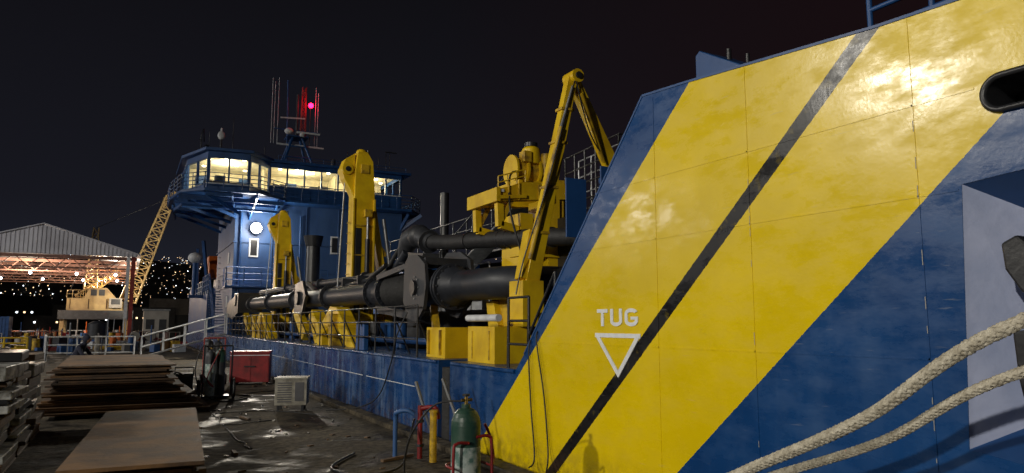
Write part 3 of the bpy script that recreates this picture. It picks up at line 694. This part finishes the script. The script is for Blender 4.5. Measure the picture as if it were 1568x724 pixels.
# ---------------- mooring ropes (8-strand plaited)
def rope(name, pts, R):
    b_ = B(name)
    P = [Vector(p) for p in pts]; dense = []
    for i in range(len(P)-1):
        p0 = P[max(i-1,0)]; p1 = P[i]; p2 = P[i+1]; p3 = P[min(i+2,len(P)-1)]
        n = max(2, int((p2-p1).length/(R*.45)))
        for k in range(n):
            t = k/n
            dense.append(.5*((2*p1)+(-p0+p2)*t+(2*p0-5*p1+4*p2-p3)*t*t+(-p0+3*p1-3*p2+p3)*t**3))
    dense.append(P[-1]); acc = 0; strands = [[] for _ in range(8)]
    for i, p in enumerate(dense):
        d = (dense[min(i+1,len(dense)-1)]-dense[max(i-1,0)]).normalized()
        if i: acc += (p-dense[i-1]).length
        a = Vector((1,0,0)); a = (a-d*a.dot(d)).normalized(); c_ = a.cross(d)
        ph = acc/(R*5.2)*2*math.pi
        for k in range(8):
            sgn = 1 if k < 4 else -1
            th = sgn*ph + (k % 4)*math.pi/2 + (math.pi/4 if k >= 4 else 0)
            rad = R*(.60 + .13*math.cos(4*ph + (0 if k < 4 else math.pi)))
            strands[k].append(p + (a*math.cos(th)+c_*math.sin(th))*rad)
    for s_ in strands: b_.tube(s_, R*.40, M_rope, seg=6)
    return b_.done(fix=False)
rope('mooring_rope', [(4.1,-2.2,3.2),(3.35,.2,2.2),(3.0,1.48,1.71),(3.02,2.2,1.26),(3.08,3.0,.88),(3.15,3.8,.50),(3.2,4.2,.30)], .029)
rope('mooring_rope', [(4.1,-2.0,2.9),(3.45,.2,1.95),(3.1,1.5,1.53),(3.14,2.2,1.15),(3.18,3.0,.82),(3.22,3.8,.45),(3.24,4.25,.24)], .022)
bo = B('mooring_bollard')
bo.cyl((3.2,4.4,0),(3.2,4.4,.36), .15, M_dgr, r2=.13); bo.cyl((3.2,4.4,.36),(3.2,4.4,.46), .20, M_dgr, r2=.17); bo.cyl((3.2,4.4,0),(3.2,4.4,.04), .26, M_dgr); bo.done()
co = B('rope_coil')
pts = [(3.86+(.16-.0008*i)*math.cos(i*.35), 5.5+(.16-.0008*i)*math.sin(i*.35), .12+.0012*i) for i in range(110)]
co.tube(pts, .020, M_rope, seg=6); co.done()

# ---------------- quay objects
def gas(b_, x, y, h_=1.2, r=.11, top=M_green, body=M_grn2, z=0.0):
    b_.cyl((x,y,z),(x,y,z+.04), r*.94, body, r2=r, seg=24); b_.cyl((x,y,z+.04),(x,y,z+h_*.68), r, body, seg=24, cap=False)
    b_.cyl((x,y,z+h_*.68),(x,y,z+h_*.82), r, top, seg=24, cap=False)
    hh = z+h_*.82
    for i in range(6):
        a0 = i/6*math.pi/2; a1 = (i+1)/6*math.pi/2
        b_.cyl((x,y,hh+.13*math.sin(a0)),(x,y,hh+.13*math.sin(a1)), r*(.28+.72*math.cos(a0)), top, r2=r*(.28+.72*math.cos(a1)), seg=24, cap=False)
    b_.cyl((x,y,hh+.13),(x,y,hh+.16), .035, top); b_.cyl((x,y,hh+.16),(x,y,hh+.22), .014, M_brass, seg=8)
    b_.cyl((x-.04,y,hh+.19),(x+.05,y,hh+.19), .012, M_brass, seg=8); b_.cyl((x,y,hh+.22),(x,y,hh+.235), .03, M_blk, seg=10)
gc = B('gas_cylinder_trolley')
gas(gc, 2.36, 5.16, 1.12, .115)
fx, fy = 2.36, 5.16
for dx, zt in ((-.16,.80),(.16,.84)):
    gc.smooth_tube([(fx+dx,fy-.13,.05),(fx+dx,fy-.13,zt-.10),(fx+dx*.85,fy-.13,zt),(fx+dx*.2,fy-.13,zt)], .012, M_red, seg=8)
gc.smooth_tube([(fx+.16,fy-.13,.62),(fx+.24,fy-.0,.66),(fx+.26,fy+.1,.8),(fx+.22,fy+.12,.9)], .012, M_red, seg=8)
for z in (.2,.62): gc.smooth_tube([(fx-.16,fy-.13,z),(fx-.14,fy+.05,z),(fx,fy+.135,z),(fx+.14,fy+.05,z),(fx+.16,fy-.13,z)], .010, M_red, seg=8)
gc.box((fx-.17,fy-.16,.02),(fx+.17,fy+.15,.04), M_red)
for dx in (-.21,.21): gc.cyl((fx+dx-.02,fy-.15,.12),(fx+dx+.02,fy-.15,.12), .12, M_rub, seg=20)
gc.smooth_tube([(fx,fy,1.10),(fx-.2,fy+.2,1.05),(fx-.3,fy+.5,.7),(fx-.1,fy+.9,.25),(fx+.5,fy+1.1,.02)], .008, M_rub, seg=6)
gc.done()
sp_ = B('service_standpipes')
sp_.smooth_tube([(3.1,8.95,0),(3.1,8.95,.48),(3.1,8.9,.57),(3.2,8.8,.6),(3.28,8.75,.55)], .03, M_cont, seg=12)
sp_.cyl((3.36,8.75,0),(3.36,8.75,.66), .033, M_red, seg=12); sp_.smooth_tube([(3.36,8.75,.62),(3.5,8.6,.64),(3.55,8.6,.5)], .028, M_red, seg=10)
sp_.cyl((3.42,8.45,0),(3.42,8.45,.60), .045, M_yel2, seg=16); sp_.cyl((3.42,8.45,.60),(3.42,8.45,.63), .055, M_yel2, seg=16)
for z in (.15,.45): sp_.cyl((3.36,8.75,z),(3.36,8.75,z+.03), .05, M_dgr)
sp_.beam((3.5,8.6,.2),(3.35,8.9,.95), .03,.03, M_steel); sp_.beam((3.8,8.2,.1),(3.6,8.6,1.0), .03,.03, M_steel)
sp_.smooth_tube([(3.28,8.75,.5),(3.1,8.5,.2),(2.9,8.2,.03),(2.4,8.0,.02),(2.2,8.6,.02),(2.7,9.4,.02)], .014, M_blk, seg=6)
sp_.done()

def plate(b_, x0, y0, x1, y1, z, th, m, yaw=0, tilt=(0,0)):
    c_ = Vector(((x0+x1)/2,(y0+y1)/2,z)); h_ = Vector(((x1-x0)/2,(y1-y0)/2,th/2))
    b_.box(c_-h_, c_+h_, m, rot=(tilt[0],tilt[1],yaw))
ps = B('steel_plate_stack')
plate(ps,-.35,7.5,.85,12.2,.40,.035,M_rust,yaw=-.06)
plate(ps,-.30,7.7,.80,12.3,.345,.03,M_rust2,yaw=-.03)
plate(ps,-.38,7.8,.78,12.1,.29,.03,M_rust,yaw=-.07)
plate(ps,-.2,7.9,.7,12.0,.235,.03,M_rust2)
for y in (8.2,9.8,11.5): ps.box((-.3,y,0),(.8,y+.12,.21), M_wood)
ps.done()
ps = B('steel_plate_stack'); z = .10
for i in range(20):
    w_ = random.uniform(-.05,.05); ex = max(0,(13-i))*.05
    plate(ps, -1.2+w_-ex*.2, 15.2+random.uniform(-.15,.15)+i*.035, .80+w_+ex*1.0, 21.8+random.uniform(-.2,.2), z, .03, random.choice((M_rust,M_rust2,M_rust2)), yaw=random.uniform(-.03,.03), tilt=(random.uniform(-.004,.004),random.uniform(-.004,.008)))
    z += .041
for y in (15.8,18,20.5): ps.box((-1.2,y,0),(.9,y+.15,.08), M_wood)
ps.done()

# wrapped bundles of sheet material on pallets
pl = B('wrapped_pallet_stack')
for j in range(3):
    y0 = 9.9+j*1.35; x0 = -2.85
    pl.box((x0,y0,.0),(x0+1.7,y0+1.2,.03), M_wood); pl.box((x0,y0,.1),(x0+1.7,y0+1.2,.13), M_wood)
    for q in (0,.8,1.6): pl.box((x0+q,y0,.03),(x0+q+.09,y0+1.2,.1), M_wood)
    zz_ = .14; k = 0
    while zz_ < 1.22:
        t_ = random.choice((.05,.09,.12,.17)); jx = random.uniform(-.10,.06); jy = random.uniform(-.05,.05)
        mm = (M_wrap,M_rust2,M_wrap,M_wood,M_wrap,M_blk)[(k+j)%6]
        pl.box((x0+jx,y0+.03+jy,zz_),(x0+1.7+jx,y0+1.15+jy,zz_+t_), mm, rot=(random.uniform(-.012,.012),random.uniform(-.008,.008),random.uniform(-.05,.05)))
        if mm is M_wrap:
            for q in (.3,1.3): pl.box((x0+jx+q,y0+.015+jy,zz_-.004),(x0+jx+q+.03,y0+1.17+jy,zz_+t_+.006), M_blk)
        if k % 3 == 0:
            for q in (.2,1.35): pl.box((x0+q,y0+.05,zz_+t_+.004),(x0+q+.08,y0+1.1,zz_+t_+.04), M_wood)
            zz_ += .036
        zz_ += t_+.012; k += 1
pl.done(.012)

per = empty('seated_person')
PM = Matrix.Translation((-1.38,25.6,0)) @ Matrix.Rotation(math.radians(-110),4,'Z')
sk = [(0,0,.53,.15),(0,.05,.74,.155),(0,.16,.96,.17),(0,.24,1.08,.07),(0,.29,1.16,.075),
      (.10,.02,.50,.10),(.17,.45,.56,.075),(.16,.40,.30,.06),(.15,.38,.09,.045),(.16,.56,.045,.04),
      (-.10,.02,.50,.10),(-.17,.45,.56,.075),(-.16,.40,.30,.06),(-.15,.38,.09,.045),(-.16,.56,.045,.04),
      (.19,.16,1.0,.075),(.26,.32,.77,.055),(.12,.50,.66,.038),(-.19,.16,1.0,.075),(-.26,.32,.77,.055),(-.12,.50,.66,.038)]
ed = [(0,1),(1,2),(2,3),(3,4),(0,5),(5,6),(6,7),(7,8),(8,9),(0,10),(10,11),(11,12),(12,13),(13,14),(2,15),(15,16),(16,17),(2,18),(18,19),(19,20)]
me = bpy.data.meshes.new('body'); me.from_pydata([PM @ Vector(s_[:3]) for s_ in sk], ed, []); body = bpy.data.objects.new('body', me); COL.objects.link(body); body.parent = per
md = body.modifiers.new('skin','SKIN'); md.use_smooth_shade = True
for i, s_ in enumerate(sk): me.skin_vertices[0].data[i].radius = (s_[3], s_[3])
me.skin_vertices[0].data[0].use_root = True
sm = body.modifiers.new('sub','SUBSURF'); sm.levels = 1; sm.render_levels = 2
me.materials.append(M_cloth)
hd = B('head', per)
def pt(x,y,z): return PM @ Vector((x,y,z))
hd.sphere(pt(0,.33,1.22), .095, M_skin, (1,1,1.2)); hd.sphere(pt(0,.30,1.245), .118, M_cloth, (1,1,1.15))
hd.sphere(pt(0,.43,1.21), .018, M_skin, (1,1,1.4)); hd.sphere(pt(.035,.42,1.24), .012, M_blk); hd.sphere(pt(-.035,.42,1.24), .012, M_blk); hd.box(pt(0,.425,1.17)-Vector((.02,.02,.004)), pt(0,.425,1.17)+Vector((.02,.02,.004)), M_redp)
hd.done()
hn = B('hands', per)
for sx in (1,-1):
    hn.sphere(pt(sx*.10,.53,.645), .042, M_skin, (1,1,.6))
    for k in range(4): hn.tube([pt(sx*(.12-.02*k),.56,.645),pt(sx*(.10-.02*k),.60,.635),pt(sx*(.09-.02*k),.61-.004*k,.60)], .009, M_skin, seg=6)
    hn.tube([pt(sx*.09,.51,.66),pt(sx*.06,.54,.67),pt(sx*.04,.57,.655)], .010, M_skin, seg=6)
hn.done()
cra = B('wooden_crate')
for k in range(4): cra.box((-1.65,25.35+k*.13,.38),(-1.1,25.46+k*.13,.40), M_wood)
for z in (.02,.15,.28): cra.box((-1.65,25.33,z),(-1.1,25.35,z+.09), M_wood); cra.box((-1.65,25.86,z),(-1.1,25.88,z+.09), M_wood); cra.box((-1.67,25.35,z),(-1.65,25.86,z+.09), M_wood); cra.box((-1.1,25.35,z),(-1.08,25.86,z+.09), M_wood)
cra.done()

gt = B('gas_cylinder_cart')
gas(gt, 1.72, 17.9, 1.15, .11, M_dgr, M_grn2); gas(gt, 1.95, 18.05, 1.2, .11, M_green, M_dgr)
gt.box((1.55,17.7,.03),(2.15,18.25,.06), M_blk)
for x in (1.55,2.15): gt.cyl((x,17.7,.05),(x,17.55,1.2), .018, M_blk, seg=8)
gt.cyl((1.55,17.55,1.2),(2.15,17.55,1.2), .018, M_blk, seg=8)
for x in (1.48,2.22):
    for i in range(20):
        t0 = 2*math.pi*i/20; t1 = 2*math.pi*(i+1)/20; gt.cyl((x,17.75+.22*math.cos(t0),.22+.22*math.sin(t0)),(x,17.75+.22*math.cos(t1),.22+.22*math.sin(t1)), .022, M_rub, seg=6)
    for i in range(8):
        t0 = 2*math.pi*i/8; gt.cyl((x,17.75,.22),(x,17.75+.2*math.cos(t0),.22+.2*math.sin(t0)), .007, M_steel, seg=5)
gt.smooth_tube([(1.72,17.9,1.1),(1.5,17.4,1.2),(1.35,17.2,.7),(1.5,17.1,.2),(1.9,16.9,.02),(2.5,17.4,.02)], .013, M_rub, seg=6)
gt.smooth_tube([(1.95,18.0,1.15),(1.8,17.3,1.0),(1.6,17.2,.5),(1.75,17.3,.3),(1.5,17.2,.6)], .013, M_red, seg=6)
gt.done()
hr = B('welding_set')
hr.box((1.0,18.3,.18),(1.4,18.9,.55), M_dgr); hr.cyl((.98,18.5,.1),(1.42,18.5,.1), .1, M_rub); hr.tube([(1.0,18.3,.5),(1.0,18.2,.7),(1.4,18.2,.7),(1.4,18.3,.5)], .015, M_blk)
hr.box((1.05,18.28,.28),(1.35,18.3,.48), M_blk); hr.smooth_tube([(1.2,18.3,.5),(1.0,17.9,.6),(.9,17.7,.3),(1.1,17.6,.5),(1.3,17.8,.55)], .02, M_rub); hr.done(.01)
gt = B('gas_cylinder_cart'); gas(gt, 2.05, 22.0, 1.35, .12, M_dgr, M_dgr); gas(gt, 2.3, 22.1, 1.3, .12, M_dgr, M_steel)
gt.box((1.9,21.85,.02),(2.45,22.25,.06), M_redp); gt.cyl((1.9,21.8,.05),(1.9,21.7,1.3), .02, M_redp); gt.cyl((2.45,21.8,.05),(2.45,21.7,1.3), .02, M_redp); gt.cyl((1.9,21.7,1.3),(2.45,21.7,1.3), .02, M_redp)
for x in (1.85,2.5): gt.cyl((x-.02,21.8,.16),(x+.02,21.8,.16), .16, M_rub)
gt.done()

rb = B('red_tool_chest')
Mx = Matrix.Translation((3.15,21.6,0)) @ Matrix.Rotation(math.radians(-14),4,'Z')
def rbx(lo, hi, m): rb.box(lo, hi, m, M=Mx)
rbx((-.52,-.4,.08),(.52,.4,.88), M_red); rbx((-.54,-.42,.88),(.54,.42,.93), M_red)
rbx((-.53,-.41,.81),(.53,-.401,.83), M_wht); rbx((-.50,-.41,.12),(-.45,-.401,.78), M_red); rbx((.45,-.41,.12),(.50,-.401,.78), M_red); rbx((-.03,-.41,.12),(.03,-.401,.78), M_red)
for x in (-.45,.35): rbx((x,-.35,0),(x+.1,.35,.08), M_wood)
rbx((-.15,-.43,.5),(.15,-.402,.53), M_blk); rb.done(.01)
ac = B('air_conditioner_unit')
Mx2 = Matrix.Translation((2.95,14.75,0)) @ Matrix.Rotation(math.radians(-18),4,'Z')
def acx(lo, hi, m): ac.box(lo, hi, m, M=Mx2)
acx((-.30,-.26,.12),(.30,.26,.62), M_beige); acx((-.32,-.28,.62),(.32,.28,.65), M_beige)
for i in range(9): acx((-.25,-.268,.18+i*.045),(.02,-.2601,.20+i*.045), M_seat)
for i in range(9): acx((.301,-.2,.18+i*.045),(.308,.2,.20+i*.045), M_seat)
acx((.08,-.267,.2),(.25,-.2601,.56), M_seat)
for x in (-.26,.2):
    for y in (-.22,.18): acx((x,y,0),(x+.05,y+.05,.12), M_blk)
ac.done(.008)
cb = B('ground_cables')
for s0 in range(5):
    x, y = random.uniform(1.8,3.3), random.uniform(12.5,20); pts = []
    a = random.random()*6
    for i in range(18):
        pts.append((x,y,.012)); a += random.uniform(-.5,.5); x += .22*math.cos(a); y += .28*math.sin(a); x = min(max(x,1.5),3.6)
    cb.smooth_tube(pts, .009, M_rub, seg=5, sub=4)
cb.done()
dbs = B('ground_debris')
for i in range(190):
    x, y = random.uniform(.9,3.7), random.uniform(5.5,30); s_ = random.uniform(.008,.03)
    dbs.box((x,y,0),(x+s_*random.uniform(1,4),y+s_*random.uniform(1,3),s_*.7), random.choice((M_rust2,M_wood,M_beige,M_dgr)), rot=(0,0,random.random()*3))
for i in range(10):
    x, y = random.uniform(1.2,3.5), random.uniform(8,24); a = random.random()*3; l_ = random.uniform(.2,.6)
    dbs.beam((x,y,.02),(x+l_*math.cos(a),y+l_*math.sin(a),.02), .05,.03, random.choice((M_wood,M_rust)))
dbs.done()

gw = B('gangway')
gw.beam((4.3,38.3,1.2),(.6,38.3,.12), .8,.06, M_steel)
for y in (37.9,38.7):
    gw.cyl((4.3,y,2.2),(.6,y,1.1), .03, M_wht, seg=8); gw.cyl((4.3,y,1.7),(.6,y,.6), .025, M_wht, seg=8)
    for i in range(5): t = i/4; gw.cyl((4.3-3.7*t,y,1.2-1.08*t),(4.3-3.7*t,y,2.2-1.1*t), .03, M_wht, seg=8)
gw.done()
qf = B('quay_fence'); qf.rail([(.3,38.3,0),(-3.2,38.6,0)], 1.1, M_wht, n=2, r=.03, step=1.1); qf.rail([(-3.2,38.6,0),(-4.0,47,0)], 1.1, M_wht, n=1, r=.03, step=2); qf.done()
yb = B('yellow_barrier'); yb.rail([(-9.5,50,0),(-5,49,0)], .9, M_yel, n=2, r=.05, step=1.2); yb.done()

# shed
sh = B('open_shed')
SX0, SX1, SY0, SY1, SE, SA = -15.6, .4, 80, 112, 8.3, 11.1; cx = (SX0+SX1)/2
sh.prism([(SX0,SE),(SX1,SE),(SX1,SE+.25),(cx,SA),(SX0,SE+.25)], 'y', SY0, SY0+.15, M_shed)
for i in range(46):
    x = SX0+.15+i*(SX1-SX0-.3)/45; zt = SE+.25+(SA-SE-.25)*(1-abs(x-cx)/((SX1-SX0)/2))
    sh.box((x-.05,SY0-.06,SE-.02),(x+.05,SY0,zt-.05), M_shed)
for s_ in (0,1):
    xe = SX0-.3 if s_ == 0 else SX1+.3
    sh.prism([(xe,SE+.15),(xe,SE+.25),(cx,SA+.12),(cx,SA+.02)], 'y', SY0-.3, SY1, M_shed)
for y in (80.3,86,92,98,104,110):
    for x in (SX0+.2,SX1-.3): sh.box((x-.18,y-.18,0),(x+.18,y+.18,SE), M_redp if y < 81 else M_shedr)
    sh.box((SX0,y-.1,SE-.35),(SX1,y+.1,SE-.05), M_shedr)
    for k in range(14):
        x0 = SX0+.2+k*(SX1-SX0-.4)/14; x1 = x0+(SX1-SX0-.4)/14
        sh.beam((x0,y,SE-.1 if k%2 else SE-1.2),(x1,y,SE-1.2 if k%2 else SE-.1), .08,.08, M_shedr)
    sh.beam((SX0,y,SE-1.25),(SX1,y,SE-1.25), .12,.12, M_shedr)
sh.box((SX1-.05,84,0),(SX1+.05,112,2.0), M_shedr)
sh.box((SX1-.9,80.1,0),(SX1-.6,80.5,SE), M_wht)
for y in (86,98):
    for x in (-13,-9,-5,-1.5): sh.sphere((x,y-.3,SE-1.5), .14, E_lampw, seg=8)
sh.done()
light('shed_lamp', 'POINT', (-9,84,6.4), 3200, (1,.78,.58), .12)
light('shed_lamp', 'POINT', (-3,98,6.4), 3600, (1,.80,.60), .12)

lc = B('lattice_boom_crane')
lc.lattice((-.2,97,4.4),(3.7,96,17.2), 1.7, 1.0, M_tan, n=15, r=.13)
lc.prism([(2.9,15.6),(4.4,17.6),(4.0,18.0),(2.9,17.0)], 'y', 95.6, 96.4, M_tan)
lc.prism([(-6.3,3.2),(-.2,3.2),(-.2,4.0),(-1.4,4.6),(-2.4,5.8),(-4.2,5.8),(-4.6,4.6),(-6.3,4.6)], 'y', 94.6, 98.4, M_tan)
for x in (-4.0,-3.2): lc.box((x,94.5,4.9),(x+.6,94.6,5.6), M_blk)
lc.box((-2.1,93.9,3.5),(-.8,94.6,4.6), M_cream); lc.box((-1.9,93.86,3.9),(-1.0,93.9,4.5), M_blk)
for x in (-6.0,-4.2,-2.4): lc.box((x,94.5,3.4),(x+.06,94.6,4.5), M_rust2)
lc.rail([(-6.3,94.5,4.6),(-4.7,94.5,4.6)], .9, M_tan, n=1, r=.03, step=.6)
lc.box((-7,93.6,2.2),(.4,99.4,3.2), M_dgr)
for x in (-6.6,0):
    lc.box((x-.2,94,0),(x+.2,94.5,2.2), M_tan); lc.box((x-.2,98.5,0),(x+.2,99,2.2), M_tan)
lc.lattice((-5.4,97,4.6),(-1.2,97,8.0), .9,.6, M_tan, n=8, r=.07)
lc.lattice((-4.2,97,5.8),(-4.0,97,13.0), 1.3,.5, M_tan, n=8, r=.07)
lc.cyl((-4.0,97,13.0),(3.8,96,17.2), .03, M_blk, seg=5); lc.cyl((-4.0,97,13.0),(-6.3,97,5.0), .03, M_blk, seg=5)
lc.done()
light('crane_fill_light', 'SPOT', (2.2,82.0,5.5), 7500, (1,.88,.68), .1, target=(1.6,97,11), angle=80)  # fill light added to brighten the crane, no lamp fitting there

def container(x, y, w_, d_, h_, m):
    b_ = B('shipping_container'); b_.box((x,y,.12),(x+w_,y+d_,h_), m)
    n = int(w_/.25)
    for i in range(n): b_.box((x+.1+i*(w_-.2)/n,y-.04,.2),(x+.2+i*(w_-.2)/n,y,h_-.12), m)
    for xx in (x,x+w_-.12): b_.box((xx-.02,y-.06,0),(xx+.14,y-.0,h_+.02), m)
    b_.done()
container(-13.5,74,4.5,2.4,2.3,M_cont); container(-19,69,4.2,2.4,2.4,M_cream); container(-26,66,6,2.4,2.5,M_dgr)
def drum(x, y, m):
    b_ = B('steel_drum'); b_.cyl((x,y,0),(x,y,.88), .29, m, seg=20)
    for z in (.02,.3,.58,.86): b_.cyl((x,y,z-.02),(x,y,z+.02), .305, m, seg=20)
    b_.done()
for x, y, m in ((-5.5,56,M_dgr),(-4.8,56.4,M_cont),(-9.8,60,M_red),(-2.6,47,M_cont),(-11,58,M_org)): drum(x,y,m)
def van(x, y, m):
    b_ = B('parked_van')
    b_.prism([(x,.35),(x+3.9,.35),(x+3.95,.95),(x+3.2,1.15),(x+2.7,1.75),(x+.1,1.8)], 'y', y, y+1.7, m)
    b_.prism([(x+2.5,1.18),(x+3.1,1.18),(x+2.65,1.66),(x+2.0,1.66),(x+2.0,1.18)], 'y', y-.01, y, M_blk)
    b_.box((x+.4,y-.01,1.18),(x+1.8,y,1.62), M_blk)
    for xx in (x+.8,x+3.1): b_.cyl((xx,y-.05,.32),(xx,y+.2,.32), .32, M_rub, seg=18); b_.cyl((xx,y-.06,.32),(xx,y-.05,.32), .18, M_steel, seg=14)
    b_.done(.04)
van(-13.5,66,M_wht)
tk = B('storage_tank'); tk.cyl((-2.0,60,0),(-2.0,60,1.7), .6, M_dgr, seg=24); tk.cyl((-2.0,60,1.7),(-2.0,60,1.9), .6, M_dgr, r2=.2, seg=24); tk.cyl((-1.3,59.4,0),(-1.3,59.4,2.1), .04, M_steel); tk.done()
ct = B('quay_clutter')
for i in range(230):
    x, y = random.uniform(-17,2.6), random.uniform(46,92); s_ = random.uniform(.15,.5)
    m = random.choice((M_wood,M_cream,M_red,M_cont,M_yel2,M_dgr,M_wht,M_rust,M_org,M_steel,M_blk))
    a = random.random()*1.5; k = random.random()
    if k < .45: ct.box((x,y,0),(x+s_*random.uniform(.8,2.6),y+s_,s_*random.uniform(.5,1.8)), m, rot=(0,0,a))
    elif k < .7: ct.cyl((x,y,0),(x,y,random.uniform(.5,1.1)), random.uniform(.12,.35), m, seg=14)
    elif k < .85: ct.rail([(x,y,0),(x+1.6,y+.3,0)], 1.0, m, n=1, r=.03, step=.8)
    else:
        for q in range(3): ct.beam((x,y+q*.12,.1+q*.08),(x+2.2,y+q*.1,.1+q*.08), .1,.08, m)
    if i % 4 == 0: ct.cyl((x,y+1,0),(x,y+1,random.uniform(.8,2.2)), .04, m, seg=8)
ct.done(.02)
lb = B('life_raft_rack')
for k in range(2): lb.cyl((.4+k*.9,52,.9),(.4+k*.9,53.2,.9), .30, M_cream, seg=18); lb.box((.15+k*.9,52.1,0),(.65+k*.9,53.1,.6), M_steel)
lb.done()
bs = B('quay_cabin'); bs.box((1.2,74,0),(3.3,77,2.9), M_cream); bs.box((1.1,73.9,2.9),(3.4,77.1,3.05), M_steel); bs.box((1.4,73.97,1.2),(2.1,74,2.1), M_blk); bs.box((2.5,73.97,0),(3.1,74,2.1), M_dgr); bs.done(.01)

def mast(x, y, z, tgt, power, color, r=.35):
    b_ = B('floodlight_mast'); b_.cyl((x,y,0),(x,y,z+.6), .14, M_steel, r2=.09); b_.box((x-.6,y-.08,z-.1),(x+.6,y+.08,z+.05), M_steel)
    d = (Vector(tgt)-Vector((x,y,z))).normalized()
    for k in (-.4,.4):
        p = Vector((x,y,z+.3))+Vector((0,k,0)); b_.cyl(p, p+d*.2, .2, M_dgr); b_.cyl(p+d*.2, p+d*.21, .10, E_flood)
    o = b_.done()
    light('floodlight', 'SPOT', Vector((x,y,z+.3))+d*.5, power, color, r, target=tgt, angle=130, blend=.6, parent=o)
mast(-19,16.5,11.5,(5,9,1),8800,(1,.94,.83),.7)
mast(-24,-9,9.0,(6,8,1),16500,(1,.94,.82),.2)
mast(-34,52,12,(-3,56,0),17000,(1,.96,.92))  # unseen mast added to brighten the left mid quay

# ------------------------------------------------------------------ night sky
wd = bpy.data.worlds.new('World'); scene.world = wd; wd.use_nodes = True
N = wd.node_tree.nodes; L = wd.node_tree.links; bg = N['Background']
tc = N.new('ShaderNodeTexCoord'); sp3 = N.new('ShaderNodeSeparateXYZ'); L.new(tc.outputs['Generated'], sp3.inputs[0])
r = N.new('ShaderNodeValToRGB'); e = r.color_ramp.elements
e[0].position = 0; e[0].color = (.015,.017,.026,1); e[1].position = .5; e[1].color = (.0042,.0038,.0050,1)
x = e.new(.15); x.color = (.0085,.0088,.0132,1)
L.new(sp3.outputs['Z'], r.inputs['Fac'])
mr = N.new('ShaderNodeMapRange'); mr.inputs['From Min'].default_value = .35; mr.inputs['From Max'].default_value = .85; L.new(sp3.outputs['X'], mr.inputs['Value'])
mx = N.new('ShaderNodeMix'); mx.data_type = 'RGBA'; L.new(mr.outputs[0], mx.inputs['Factor']); L.new(r.outputs[0], mx.inputs[6]); mx.inputs[7].default_value = (.0085,.0038,.0045,1)
L.new(mx.outputs[2], bg.inputs['Color']); bg.inputs['Strength'].default_value = 1.0

cam = bpy.data.cameras.new('Camera'); co_ = bpy.data.objects.new('Camera', cam); COL.objects.link(co_)
co_.location = (0,0,1.7); co_.rotation_euler = (math.radians(97.0),0,math.radians(-28.2))
cam.sensor_width = 36; cam.lens = 24.96; cam.clip_end = 5000; cam.clip_start = .05
scene.camera = co_
scene.view_settings.view_transform = 'Standard'; scene.view_settings.look = 'None'; scene.view_settings.exposure = 0
